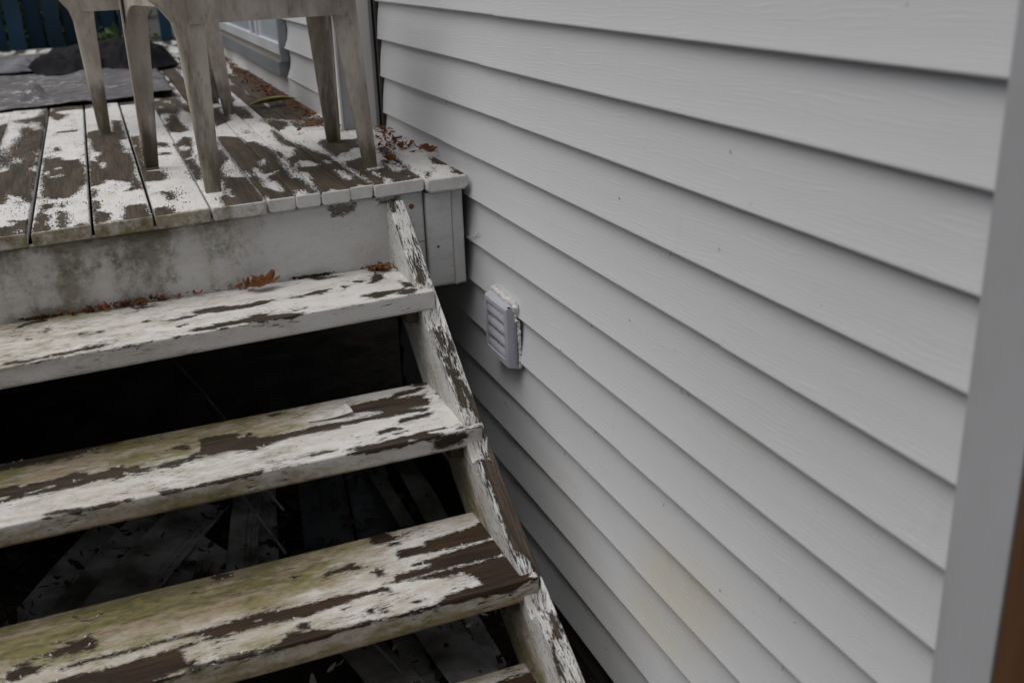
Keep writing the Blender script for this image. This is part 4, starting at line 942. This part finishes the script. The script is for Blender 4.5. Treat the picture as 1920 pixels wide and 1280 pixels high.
# ================================================================= PLASTIC CHAIRS
def lsec(c, dx, dy, w, d, t):
    """L-shaped section with a rounded outer corner; c = outer corner, arms run along dx (width w) and dy (depth d)"""
    c = Vector(c); dx = Vector(dx); dy = Vector(dy); r = min(w, d)*.22
    pts = [c+dx*w, c+dx*r]
    for a in (.3, .7): pts.append(c+dx*r*(1-math.sin(a*math.pi/2))+dy*r*(1-math.cos(a*math.pi/2)))
    pts += [c+dy*r, c+dy*d, c+dy*d+dx*t, c+dy*(t+r)+dx*t, c+dx*(t+r*.6)+dy*(t+r*.6)*.8, c+dx*(t+r)+dy*t, c+dx*w+dy*t]
    return pts
def chair(name, feet, tops, zg, label, loc, htop=.535, seed=0):
    """feet / tops: four (x, y) pairs near-left, near-right, far-right, far-left, relative to the Empty"""
    t = tag(empty(name, loc), label, 'chair', 'plastic garden chairs on the deck')
    def leg(i):
        f, p = feet[i], tops[i]
        sx = 1 if i in (0, 3) else -1; sy = 1 if i in (0, 1) else -1
        rings = []
        for q in range(15):
            s_ = q/14; z = htop*s_
            w_ = .042+.040*s_; d_ = .030+.030*s_
            fl = max(0, (s_-.80)/.20)**1.8 if i == 0 else 0
            x = f[0]+(p[0]-f[0])*s_; y = f[1]+(p[1]-f[1])*s_
            # outer corner
            cx = x-sx*w_/2-sx*.075*fl; cy = y-sy*d_/2
            rings.append([Vector((v.x, v.y, z)) for v in lsec((cx, cy, z), (sx, 0, 0), (0, sy, 0), w_+.085*fl, d_, .0055)])
        # foot pad
        m2 = MB(); m2.sweep(rings if sx*sy > 0 else [r[::-1] for r in rings])
        o = obj('leg', m2.v, m2.f, 'resin', None, smooth=False); o.parent = t
        pf = MB(); pf.box((f[0]-.021, f[1]-.018, 0), (f[0]+.021, f[1]+.018, .007), .002)
        q = obj('foot_pad', pf.v, pf.f, 'resin'); q.parent = o
        bv = o.modifiers.new('soft', 'BEVEL'); bv.width = .0022; bv.segments = 2; bv.limit_method = 'ANGLE'
    for i in range(4): leg(i)
    # aprons between leg tops with an arched lower edge
    def apron(a, b_, zlo, arch, th=.005, name='apron'):
        a = Vector((*a, 0)); b_ = Vector((*b_, 0)); m2 = MB(); rings = []
        nrm = Vector((-(b_-a).y, (b_-a).x, 0)).normalized()
        for q in range(17):
            s_ = q/16; p = a.lerp(b_, s_); e = min(s_, 1-s_)
            lo = zlo-arch*max(0, 1-e/.22)**2
            rings.append([p+nrm*th*k+Vector((0, 0, z)) for k, z in ((0, lo), (0, htop), (1, htop), (1, lo))])
        m2.sweep(rings); o = obj(name, m2.v, m2.f, 'resin'); o.parent = t
    A_, B_, C_, D_ = tops
    apron((A_[0], A_[1]-.036), (B_[0], B_[1]-.036), .452, .0, name='front_apron')
    apron((B_[0]+.03, B_[1]), (C_[0]+.03, C_[1]), .485, .10, name='side_apron')
    apron((C_[0], C_[1]+.03), (D_[0], D_[1]+.03), .485, .02, name='back_apron')
    apron((D_[0]-.035, D_[1]), (A_[0]-.035, A_[1]), .495, .07, name='side_apron')
    # seat, slatted back, arms
    m2 = MB(); x0_, x1_ = A_[0]-.03, B_[0]+.03; y0_, y1_ = min(A_[1], B_[1])-.03, max(C_[1], D_[1])+.02
    rings = []
    for q in range(13):
        s_ = q/12; y = y0_+(y1_-y0_)*s_; dip = .018*math.sin(s_*math.pi)-.012*max(0, 1-s_/.12)
        rings.append([(x0_+(x1_-x0_)*u_, y, htop+.004-dip*math.sin(u_*math.pi)+(0 if k == 0 else -.006)) for k, us in ((0, np.linspace(0, 1, 9)), (1, np.linspace(1, 0, 9))) for u_ in us])
    m2.sweep(rings); o = obj('seat', m2.v, m2.f, 'resin', smooth=True); o.parent = t
    nb = 7
    for i in range(nb):
        u_ = (i+.5)/nb; x = x0_+(x1_-x0_)*u_; m2 = MB()
        m2.sweep([[(x+dx, y1_+.02+.13*s_+.02*math.cos((u_-.5)*3)+dy_, htop+.42*s_) for dx, dy_ in ((-.02, 0), (.02, 0), (.02, .006), (-.02, .006))] for s_ in np.linspace(0, 1, 6)])
        o = obj('back_slat', m2.v, m2.f, 'resin'); o.parent = t
    m2 = MB(); m2.sweep([[(x0_+(x1_-x0_)*s_, y1_+.155+.02*math.cos((s_-.5)*3)+dy_, htop+.40+.05*math.sin(s_*math.pi)+z) for dy_, z in ((0, 0), (.03, 0), (.03, .04), (0, .04))] for s_ in np.linspace(-.03, 1.03, 12)])
    o = obj('top_rail', m2.v, m2.f, 'resin'); o.parent = t
    for sx, xx in ((-1, x0_-.02), (1, x1_+.02)):
        m2 = MB(); m2.sweep([[(xx+dx, y0_+(y1_+.08-y0_)*s_, htop+.20+.012*math.sin(s_*3.1)+z) for dx, z in ((-.025, 0), (.025, 0), (.025, .012), (-.025, .012))] for s_ in np.linspace(0, 1, 10)])
        m2.box((xx-.022, y0_, htop-.01), (xx+.022, y0_+.03, htop+.21), .004)
        o = obj('armrest', m2.v, m2.f, 'resin'); o.parent = t
    return t
zc = float(dz(-.45, 2.3))
cx, cy = -.45, 2.1
def rel(pts, loc): return [(a-loc[0], b-loc[1]) for a, b in pts]
loc1 = (-.45, 2.08, -.4555)
chair('plastic_chair', rel([(-.684, 2.085), (-.222, 2.128), (-.222, 2.625), (-.820, 2.545)], loc1),
      rel([(-.688, 2.10), (-.262, 2.17), (-.250, 2.56), (-.800, 2.51)], loc1), 0, 'dirty white plastic chair standing nearest the stairs, grey-green grime down its thick front leg', loc1)
loc2 = (-.70, 3.4, -.4585)
chair('plastic_chair', rel([(-.938, 3.385), (-.452, 3.56), (-.470, 3.93), (-.765, 3.95)], loc2),
      rel([(-.948, 3.36), (-.505, 3.47), (-.500, 3.80), (-.745, 3.80)], loc2), 0, 'dirty white plastic chair standing behind, its front left foot close to the grey carpet', loc2, seed=4)

# ================================================================= CARPET AND TARP ON THE DECK
def sheet(name, x0, x1, y0f, y1f, nx, ny, hf, mat, label, cat):
    vs, fs = [], []
    for i in range(nx+1):
        x = x0+(x1-x0)*i/nx
        ya_, yb_ = y0f(x), y1f(x)
        for j in range(ny+1):
            y = ya_+(yb_-ya_)*j/ny
            vs.append((x, y, float(dz(x, y))+hf(i/nx, j/ny, x, y)))
    for i in range(nx):
        for j in range(ny):
            a = i*(ny+1)+j; fs.append((a, a+ny+1, a+ny+2, a+1))
    o = obj(name, vs, fs, mat, smooth=True); tag(o, label, cat)
    so = o.modifiers.new('thickness', 'SOLIDIFY'); so.thickness = .004; so.offset = 1
    return o
nz2 = lambda x, y, s_: float(vnoise(np.array([[x+50, y+50]]), s_)[0])
sheet('carpet', -2.6, -.60, lambda x: 4.30-.02*(x+1)+.03*nz2(x*9, 0, 1)+.02*nz2(x*31, 0, 2), lambda x: 7.3, 120, 110,
      lambda u_, v_, x, y: .003+.014*nz2(x*6, y*6, 3)+.010*nz2(x*19, y*17, 5)+.06*max(0, nz2(x*3, y*3, 8)-.62)+.09*math.exp(-((x+1.22)/.05)**2-((y-4.62)/.06)**2), 'carpet', 'worn grey outdoor carpet lying on the deck behind the chairs', 'carpet')
def tarp_h(u_, v_, x, y):
    e = min(u_, 1-u_, v_*1.2, (1-v_)*1.2); env = min(1, e*9)
    f = .08*nz2(x*6, y*5+x*2, 4)+.05*nz2(x*15, y*12, 5)
    r1 = .085*math.exp(-((y-5.85-.07*math.sin(x*9)-.05*math.sin(x*23))/.11)**2)
    r2 = .07*math.exp(-((y-6.75-.06*math.sin(x*13))/.13)**2)
    sp = .13*math.exp(-((x+.70)/.07)**2-((y-6.5)/.12)**2)
    amp = .50+.30*min(1, max(0, (x+1.05)/.3))
    return .010+env*amp*(.060*abs(math.sin(x*9+y*5+5*nz2(x*5,y*4,2)))+.022*abs(math.sin(x*31-y*17+5*nz2(x*7,y*7,3)))+f*.25+r1+r2*(1 if x < -.6 else .4)+sp)
sheet('folded_tarp', -1.33, -.46, lambda x: 5.60+.10*nz2(x*8, 0, 7)+.05*nz2(x*23, 0, 2)-.05*(x+.5)+.35*max(0, (-1.18-x)/.15)**2+.2*max(0, (x+.58)/.12)**2, lambda x: 7.05+.35*nz2(x*5, 0, 9)+.15*nz2(x*17, 0, 3)-.7*max(0, (-1.15-x)/.18)**2+.5*(x+.5 if x < -.7 else -.2), 90, 70, tarp_h, 'tarp', 'crumpled black sheet of folded tarp heaped on the grey carpet', 'tarp')
# curled dark end of the tarp, standing up
m_ = MB(); rings = []
for i in range(9):
    t = i/8; c = Vector((-.70+.16*t, 6.3+.1*t, float(dz(-.6, 6.3))+.10+.20*t**1.4))
    rings.append([c+Vector((.03*math.cos(a)*(1-.6*t), .05*math.sin(a), .03*math.cos(a)*(1-.5*t))) for a in np.linspace(0, 6.28, 8, endpoint=False)])
m_.sweep(rings); tg = m_.build('tarp_corner', 'tarp', bpy.data.objects['folded_tarp'], smooth=True)
sheet('faded_cloth', -1.62, -1.27, lambda x: 5.85+.05*nz2(x*20, 0, 1), lambda x: 6.5+.1*nz2(x*20, 1, 1), 30, 30,
      lambda u_, v_, x, y: .03+.06*nz2(x*14, y*7, 12)*min(1, 8*min(u_, 1-u_, v_, 1-v_)), 'tarp_grey', 'faded grey cloth beside the left end of the black tarp', 'cloth')

# ================================================================= LEAVES
def leaf_mesh(size, lobes=5, curl=.3, seed=0, nr=5):
    r = random.Random(seed); pts = []; n_ = lobes*6
    V, F = [(0, 0, 0)], []
    rad = []
    for i in range(n_):
        a = i/n_
        l = abs(math.sin(a*lobes*math.pi)); rr = .78+.22*l**1.2
        rr *= .75+.25*math.cos((a-.5)*2*math.pi)*-1 if False else 1
        rr *= 1-.45*math.exp(-((a)/.05)**2)-.45*math.exp(-((1-a)/.05)**2)
        rad.append(rr*r.uniform(.78, 1.12))
    for k in range(1, nr+1):
        for i in range(n_):
            a = 2*math.pi*i/n_; q = k/nr*rad[i]*size
            x, y = q*math.cos(a), q*math.sin(a)*.52
            z = curl*(.5*x*x+1.2*abs(y)*size)/size*1.3 + .09*size*math.sin(a*lobes+seed)*(k/nr)**2
            V.append((x, y, z))
    for i in range(n_): F.append((0, 1+i, 1+(i+1) % n_))
    for k in range(nr-1):
        for i in range(n_):
            a = 1+k*n_+i; b_ = 1+k*n_+(i+1) % n_; F.append((a, a+n_, b_+n_, b_))
    return V, F
def leaf(name, size, loc, rot, label, mat='leaf', seed=0, curl=.4, stem=True, cat='leaf'):
    V, F = leaf_mesh(size, 5, curl, seed)
    o = obj(name, V, F, mat, smooth=True); o.location = loc; o.rotation_euler = rot
    so = o.modifiers.new('thickness', 'SOLIDIFY'); so.thickness = .0005
    tag(o, label, cat)
    if stem:
        m2 = MB(); m2.tube([(size*.1, 0, .001), (-size*.6, size*.05, .004), (-size*1.05, size*.15, .012)], [.0012, .0009, .0007], 5)
        s2 = obj('stalk', m2.v, m2.f, mat); s2.parent = o
    return o
leaf('dead_leaf', .050, (-.605, 1.842, -.668), (R(24), R(-8), R(18)), 'large curled orange-brown leaf leaning on the fascia at the back of the top tread', curl=.55, seed=3)
leaf('dead_leaf', .028, (-.655, 1.846, -.672), (R(20), R(30), R(80)), 'small dark brown curled leaf left of the large orange leaf on the top tread', mat='litter', curl=1.0, seed=4)
leaf('dead_leaf', .026, (-.275, 1.835, -.671), (R(8), R(6), R(10)), 'flat orange leaf in the corner between stringer and fascia', curl=.5, seed=5)
leaf('dead_leaf', .026, (-.055, 2.36, -.428), (R(10), R(-8), R(60)), 'brown leaf on the deck by the wall, next to the right chair leg', curl=.6, seed=6)
leaf('dead_leaf', .030, (-.150, 2.16, -.432), (R(8), R(12), R(120)), 'small rust-red leaf scrap right of the front chair foot', curl=.8, seed=8)
leaf('dead_leaf', .032, (-.02, 2.20, -.424), (R(30), R(22), R(0)), 'tiny rust leaf lodged on the last deck board under the siding', curl=.8, seed=9)
# long yellowing leaf by the wall
m_ = MB(); rings = []
for i in range(13):
    t = i/12; wv = .028*math.sin(math.pi*min(1, t*1.02))**.7+.001
    rings.append([(-.37+.22*t, 3.62+.05*math.sin(t*2)+wv*q, -.425+.012*t+.02*abs(q)*wv/.03) for q in (-1, -.5, 0, .5, 1)])
m_.sweep(rings, closed=False); tag(m_.build('yellow_leaf', 'yellow', smooth=True), 'long yellow-green leaf lying on the deck behind the right chair leg', 'leaf')

def litter(name, n, zone, label_kind, seed, parent=None, smin=.006, smax=.028, mats='litter', hmax=.02):
    r = random.Random(seed); m2 = MB()
    for i in range(n):
        x, y, z = zone(r)
        s_ = r.uniform(smin, smax); a = r.uniform(0, 6.28); nn = Vector((r.gauss(0, .5), r.gauss(0, .5), 1)).normalized()
        u_ = nn.orthogonal().normalized(); v_ = nn.cross(u_); u_, v_ = u_*math.cos(a)+v_*math.sin(a), v_*math.cos(a)-u_*math.sin(a)
        c = Vector((x, y, z+r.uniform(.001, hmax))); asp = r.uniform(.15, .7)
        bend = nn*s_*r.uniform(.1, .5)
        A1, A2, A3 = c-u_*s_*.5+bend*.5, c, c+u_*s_*.5+bend*r.uniform(-.2, .8)
        w1 = v_*s_*asp*.5
        m2.quad(tuple(A1-w1*.4), tuple(A2-w1), tuple(A2+w1), tuple(A1+w1*.5)); m2.quad(tuple(A2-w1), tuple(A3-w1*.3), tuple(A3+w1*.5), tuple(A2+w1))
    o = m2.build(name, mats); tag(o, kind='stuff'); return o
def z_wall(r):
    y = 2.25+5.2*r.random()**1.15; x = -.02-abs(r.gauss(0, .045))
    if y > 2.85: x -= .14
    x = min(x, -.155 if y > 2.82 else -.012)
    return x, y, float(dz(x, y))
tag(litter('leaf_litter', 950, z_wall, '', 1, hmax=.022), 'rust-brown leaf litter banked along the foot of the house walls on the deck', 'leaf litter')
def z_mid(r):
    return r.uniform(-.16, -.03), r.gauss(2.46, .10), float(dz(-.1, 2.4))
tag(litter('leaf_litter', 75, z_mid, '', 2, hmax=.007, smin=.004, smax=.017), 'rust-brown leaf scraps heaped beside the right chair leg under the siding', 'leaf litter')
def z_t1(r):
    x = r.choice([r.gauss(-.285, .022), r.gauss(-.29, .02)])
    y = min(1.888, 1.873-abs(r.gauss(0, .022))); return x, y, -.676
tag(litter('leaf_litter', 120, z_t1, '', 3, hmax=.016, smin=.005, smax=.022), 'small pile of brown leaf crumbs in the top tread corner by the stringer', 'leaf litter')
def z_t1b(r):
    x = r.choice([r.gauss(-1.03, .04), r.gauss(-.97, .05), r.uniform(-1.2, -.6)])
    y = 1.885-abs(r.gauss(0, .009)); return x, y, -.675+.0144*(x+.21)
tag(litter('leaf_litter', 210, z_t1b, '', 4, hmax=.014, smin=.005, smax=.022), 'dark red-brown leaf scraps along the back seam of the top tread', 'leaf litter')
# moss tufts in the seam
mo = mat_simple('dark_moss', (.030, .034, .012), (.012, .014, .006), (60, 60, 60), .95)
for (xc, wd) in ((-.47, .07), (-1.17, .05)):
    b = bmesh.new()
    for i in range(170):
        bmesh.ops.create_icosphere(b, subdivisions=1, radius=random.uniform(.0012, .0042), matrix=Matrix.Translation((xc+random.gauss(0, wd*.4), 1.887-random.uniform(0, .004), -.673+.0144*(xc+.21)+random.uniform(0, .004))))
    m_ = MB(); m_.bm(b); tag(m_.build('moss', mo, smooth=True), 'patch of dark moss in the seam behind the top tread, ' + ('right of the large orange leaf' if xc > -.8 else 'near the left edge of the photo'), 'moss', kind='stuff')
# cobweb-like straws by the deck corner
m_ = MB(); m_.tube([(-.012, 1.885, -.625), (.0, 1.84, -.612), (-.002, 1.80, -.592)], .0012, 5); tag(m_.build('straw', 'chip'), 'thin pale straw caught between the deck corner and the siding', 'straw')

# ================================================================= OLD SIDING SCRAPS UNDER THE STAIRS
def scrap(p, q, w_, label, lift=0.0, tilt=0.0, hem=True, mat='vinyl_dirty', laps=1, seed=0, roll=0.0):
    """p, q: world ends of the strip's axis; a lapped vinyl strip with a slotted nailing hem"""
    t = tag(empty('siding_scrap', ((p[0]+q[0])/2, (p[1]+q[1])/2, (p[2]+q[2])/2)), label, 'siding scrap', 'scraps of old siding under the stairs')
    a = Vector(p); b_ = Vector(q); L = (b_-a).length; u_ = (b_-a).normalized(); s_ = u_.cross(Vector((0, 0, 1))).normalized(); n_ = s_.cross(u_)
    if roll: s_, n_ = s_*math.cos(roll)+n_*math.sin(roll), n_*math.cos(roll)-s_*math.sin(roll)
    r = random.Random(seed); ns = 10; ends = [r.uniform(-.03, .03) for _ in range(12)]
    prof = []
    for k in range(laps):
        o_ = -w_/2+w_/laps*k; ww = w_/laps
        prof += [(o_, .010), (o_+.004, .012), (o_+ww*.93, .004), (o_+ww*.95, .0), (o_+ww, .0)]
    bend = [r.uniform(-.006, .006) for _ in range(4)]
    def pos(l, sx, h):
        t_ = l/L; return a+u_*l+s_*sx+n_*(h+bend[0]*math.sin(t_*5)+bend[1]*math.sin(t_*9+sx*20)+.006*math.sin(t_*3+bend[2]*300))
    m2 = MB(); rings = []
    for i in range(ns+1):
        rings.append([pos(L*i/ns + (ends[j % 12] if i in (0, ns) else 0), sx, h) for j, (sx, h) in enumerate(prof)])
    m2.sweep(rings, closed=False); o = obj('panel', m2.v, m2.f, mat); put_under(o, t)
    so = o.modifiers.new('thickness', 'SOLIDIFY'); so.thickness = .0012
    if hem:
        m2 = MB(); pitch = .042; l = 0; x1, x2 = w_/2+.001, w_/2+.028
        while l+pitch < L:
            for (la, lb, xa_, xb_) in ((l, l+.012, x1, x2), (l+.012, l+pitch, x1, x1+.011), (l+.012, l+pitch, x1+.015, x2)):
                m2.quad(*[pos(ll_, xx, .001) for ll_, xx in ((la, xa_), (lb, xa_), (lb, xb_), (la, xb_))])
            l += pitch
        o = obj('nailing_hem', m2.v, m2.f, mat); put_under(o, t)
        so = o.modifiers.new('thickness', 'SOLIDIFY'); so.thickness = .0012
        m2 = MB(); m2.tube([pos(L*i/8, x2+.004, .004) for i in range(9)], .0035, 6)
        o = obj('rolled_edge', m2.v, m2.f, mat); put_under(o, t)
    return t
def ext(p, q, a=.25, b_=.3):
    p, q = Vector(p), Vector(q); d = q-p; return tuple(p-d*a), tuple(q+d*b_)
def SC(p, q, w_, label, a=.25, b_=.3, **k): return scrap(*ext(p, q, a, b_), w_, label, **k)
z0 = -1.43
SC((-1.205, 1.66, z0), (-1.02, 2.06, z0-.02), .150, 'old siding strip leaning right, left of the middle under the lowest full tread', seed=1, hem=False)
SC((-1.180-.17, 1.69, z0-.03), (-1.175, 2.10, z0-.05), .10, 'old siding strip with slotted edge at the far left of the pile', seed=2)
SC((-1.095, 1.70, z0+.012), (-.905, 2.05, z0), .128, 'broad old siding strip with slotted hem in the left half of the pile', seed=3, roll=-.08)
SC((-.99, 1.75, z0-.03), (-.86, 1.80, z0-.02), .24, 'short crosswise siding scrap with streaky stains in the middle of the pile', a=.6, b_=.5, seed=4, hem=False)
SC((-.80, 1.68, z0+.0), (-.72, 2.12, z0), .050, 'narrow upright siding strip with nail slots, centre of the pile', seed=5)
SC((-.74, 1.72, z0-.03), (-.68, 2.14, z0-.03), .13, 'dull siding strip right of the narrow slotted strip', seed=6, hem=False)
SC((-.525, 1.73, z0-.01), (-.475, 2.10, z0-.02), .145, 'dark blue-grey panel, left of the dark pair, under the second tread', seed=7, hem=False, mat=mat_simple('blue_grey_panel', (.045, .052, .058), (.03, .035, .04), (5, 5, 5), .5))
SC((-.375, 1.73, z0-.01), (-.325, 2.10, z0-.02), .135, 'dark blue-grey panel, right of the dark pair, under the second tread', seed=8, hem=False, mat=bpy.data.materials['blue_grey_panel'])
SC((-.30, 1.78, z0+.01), (-.30, 2.12, z0), .05, 'slim dark strip right of the dark panels', seed=9, hem=False, mat='scrap_dark')
SC((-.205, 1.76, z0+.0), (-.19, 2.10, z0), .075, 'dark strip beside the stringer under the second tread', seed=10, hem=False, mat='scrap_dark')
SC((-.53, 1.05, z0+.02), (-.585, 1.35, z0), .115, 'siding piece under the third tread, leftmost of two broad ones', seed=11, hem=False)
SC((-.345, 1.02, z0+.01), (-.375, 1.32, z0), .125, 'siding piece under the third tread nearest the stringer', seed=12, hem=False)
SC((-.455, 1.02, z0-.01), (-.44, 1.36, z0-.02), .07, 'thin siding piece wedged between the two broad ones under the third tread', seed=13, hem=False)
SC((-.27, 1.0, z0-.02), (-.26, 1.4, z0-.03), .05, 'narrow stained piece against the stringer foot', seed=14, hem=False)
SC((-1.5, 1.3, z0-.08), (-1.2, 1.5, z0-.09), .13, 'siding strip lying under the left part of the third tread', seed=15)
# two thin sticks
for (p, q, lab) in (((-.79, 2.22, -1.33), (-.655, 1.70, -1.41), 'long thin pale stick slanting across the dark under the second tread'),
                    ((-.70, 2.18, -1.36), (-.62, 1.93, -1.40), 'shorter pale stick beside the long one under the second tread'),
                    ((-.62, 1.40, -1.36), (-.50, 1.05, -1.40), 'thin stick on the siding pieces under the third tread'),
                    ((-.88, 2.9, -1.15), (-.66, 2.1, -1.30), 'thin lath standing in the darkness behind the second tread')):
    m_ = MB(); m_.tube([p, tuple((Vector(p)+Vector(q))/2+Vector((.004, 0, .004))), q], [.005, .0045, .004], 6)
    tag(m_.build('stick', 'vinyl_dirty', smooth=True), lab, 'stick')
def z_under(r): return r.uniform(-1.6, -.2), r.uniform(.7, 2.5), -1.43 + r.uniform(-.03, .0)
tag(litter('ground_debris', 1700, z_under, '', 9, hmax=.02, smin=.01, smax=.05, mats=mat_simple('black_leaf_debris', (.035, .025, .016), (.012, .010, .008), (20, 20, 20), .9)), 'dark rotten leaf debris over the siding scraps under the stairs', 'debris')
def z_under2(r): return r.uniform(-1.0, -.22), r.uniform(.9, 1.5), -1.44
tag(litter('paint_scraps', 60, z_under2, '', 10, hmax=.03, smin=.01, smax=.045, mats='chip'), 'fallen flakes of white paint on the ground under the third tread', 'paint flakes')

# ================================================================= FENCE, IVY, NEIGHBOUR
fence = tag(empty('blue_fence', (-1.5, 8.45, GZ)), 'dark blue board fence with spaced upright pickets beyond the deck', 'fence')
rf = random.Random(21)
x = -4.0; i = 0
while x < 0.6:
    wd = .115
    top = 1.1
    if True:
        front = i % 2 == 0
        y = 8.40 if front else 8.50
        mm = 'fence' if rf.random() < .6 else 'fence_dark'
        m_ = MB(); lean = rf.uniform(-.01, .01)
        m_.sweep([[(x+lean*z_, y, z_), (x+wd+lean*z_, y, z_), (x+wd+lean*z_, y+.02, z_), (x+lean*z_, y+.02, z_)] for z_ in (GZ+.05, -.3, top)])
        m_.build('picket', mm, fence)
    x += .138 if x < -.80 else .5; i += 1
    if x > -.66: break
for xa_, xb_ in ((-.655, -.585), (-.548, -.490), (-.382, -.29), (-.25, -.14), (-.10, .01)):
    m_ = MB(); m_.box((xa_, 8.40, GZ), (xb_, 8.42, 1.1), .002); m_.build('picket', 'fence', fence)
for z_ in (-1.2, .75):
    m_ = MB(); m_.box((-4.0, 8.425, z_), (.6, 8.495, z_+.09)); m_.build('rail', 'fence_dark', fence)
def ivy(name, n, cx_, cz_, sx_, sz_, yy, seed, lab):
    r = random.Random(seed); m2 = MB(); t = tag(empty(name, (cx_, yy, GZ)), lab, 'shrub')
    for i in range(n):
        x = r.gauss(cx_, sx_); z_ = r.uniform(GZ, cz_+sz_*r.random()); y = yy+r.uniform(-.10, .25)
        s_ = r.uniform(.018, .045); nn = Vector((r.gauss(0, .6), -1, r.gauss(.3, .6))).normalized(); u_ = nn.orthogonal().normalized(); v_ = nn.cross(u_); c = Vector((x, y, z_))
        a_ = r.uniform(0, 6.28); u_, v_ = u_*math.cos(a_)+v_*math.sin(a_), v_*math.cos(a_)-u_*math.sin(a_)
        m2.quad(tuple(c-u_*s_), tuple(c-v_*s_*.6), tuple(c+u_*s_), tuple(c+v_*s_*.6+nn*s_*.3))
    o = m2.build('foliage', 'ivy_bright', t); tag(o, kind='stuff')
    m2 = MB()
    for i in range(7):
        x = r.gauss(cx_, sx_*.6); m2.tube([(x, yy+.05, GZ), (x+r.uniform(-.1, .1), yy+.1, -.8), (x+r.uniform(-.15, .15), yy+.05, cz_)], [.01, .007, .003], 5)
    m2.build('stem', 'stem', t)
ivy('climbing_shrub', 2600, -1.35, -.05, .13, .30, 8.62, 1, 'green climbing shrub showing through the fence on the left')
ivy('climbing_shrub', 1700, -1.02, -.25, .10, .25, 8.62, 2, 'green climbing shrub low behind the fence, right of the taller one')
ivy('climbing_shrub', 900, -.72, -.42, .12, .12, 8.30, 3, 'low green leaves poking up at the deck end in front of the fence')
# dark hedge backdrop behind the left part of the fence
hd = random.Random(5); m_ = MB()
for i in range(9000):
    x = hd.uniform(-4.5, -.62); z_ = hd.uniform(GZ, 1.5); y = 9.3+hd.uniform(-.25, .4); s_ = hd.uniform(.03, .07)
    c = Vector((x, y, z_)); nn = Vector((hd.gauss(0, .6), -1, hd.gauss(.3, .6))).normalized(); u_ = nn.orthogonal().normalized(); v_ = nn.cross(u_)
    m_.quad(tuple(c-u_*s_), tuple(c-v_*s_*.6), tuple(c+u_*s_), tuple(c+v_*s_*.6))
hedge = tag(empty('hedge', (-2.5, 9.4, GZ)), 'dark hedge behind the left part of the blue fence', 'hedge')
o = m_.build('foliage', 'leaf_green', hedge); tag(o, kind='stuff')
m_ = MB(); m_.box((-4.5, 9.6, GZ), (-.66, 9.75, 1.4)); m_.build('inner_twigs', 'stem', hedge)
nh = tag(empty('neighbour_house', (0, 11, GZ)), 'white sided house seen through the gap at the right of the blue fence', 'house')
m_ = MB(); m_.box((-.9, 10.53, GZ), (5, 11, 3)); m_.build('wall_sheathing', 'corner', nh)
for k in range(12):
    z_ = -.95+.2*k
    m_ = MB(); m_.sweep([[(xx, 10.50, z_), (xx, 10.512, z_+.2), (xx, 10.527, z_+.2), (xx, 10.527, z_)] for xx in (-.9, 5)]); m_.build('siding_panel', 'corner', nh)

# unseen tall fences added beyond the frame to close off the low sky
def low_sky_fence(label, pts, top):
    t = tag(empty('low_sky_fence', (*pts[0], GZ)), label, 'fence')
    a, b_ = Vector((*pts[0], 0)), Vector((*pts[1], 0)); d = (b_-a); n_ = int(d.length/.16); d.normalize(); s_ = Vector((-d.y, d.x, 0))*.02
    for i in range(n_):
        p, q = a+d*(i*.16), a+d*(i*.16+.145)
        m2 = MB(); m2.sweep([[tuple(p+Vector((0, 0, z_))), tuple(q+Vector((0, 0, z_))), tuple(q+s_+Vector((0, 0, z_))), tuple(p+s_+Vector((0, 0, z_)))] for z_ in (GZ, top)])
        m2.build('picket', 'fence', t)
low_sky_fence('unseen blue board fence added on the left to close off the low sky', ((-4.3, -5.5), (-4.3, 8.3)), 1.3)
low_sky_fence('unseen blue board fence added behind the camera to close off the low sky', ((-4.3, -5.5), (2.5, -5.5)), 1.3)

scr = tag(empty('shade_wall', (-.35, -1.35, GZ)), 'unseen brown board wall added to darken the right end of the siding', 'wall')  # unseen wall added to shade the right part of the siding
for i in range(8):
    m_ = MB(); m_.box((-.80+.1*i, -1.38, GZ), (-.705+.1*i, -1.35, 2.3), .002); m_.build('board', 'brown', scr)

# ================================================================= small things on the near wall
m_ = MB(); rw = random.Random(9)
SPOTS = [(.564, -.336), (.546, -.168), (.939, -.323), (1.474, -.141), (.742, -.921), (1.244, -1.034), (1.641, -1.063), (1.239, -.753), (.892, -.568), (1.083, -.641), (1.654, -1.059), (.516, -.987), (1.006, -1.457)]
for y, z_ in SPOTS:
    a_ = rw.uniform(-.6, .6); s_ = rw.uniform(.0018, .0038)
    xf = -.0008+.010*(((-z_) % LAP)/LAP if False else (1-((-z_) % LAP)/LAP))
    m_.tube([(xf-.0035, y-a_*s_, z_+s_), (xf-.0040, y, z_), (xf-.003, y+a_*s_, z_-s_)], [.0005, .0009, .0004], 5)
for i in range(14):
    y = rw.uniform(.25, 2.3); k = rw.choice(range(3, 14)); z_ = -LAP*(k-1)-.002; s_ = rw.uniform(.002, .006)
    if z_ < -1.5: continue
    m_.tube([(.004, y, z_), (.001, y+rw.uniform(-.004, .004), z_-s_), (.002, y+rw.uniform(-.004, .004), z_-s_*2)], [.0006, .0005, .0004], 4)
tag(m_.build('cobweb_specks', 'hole'), 'dark specks and cobweb bits hanging under the siding laps', 'debris', kind='stuff')
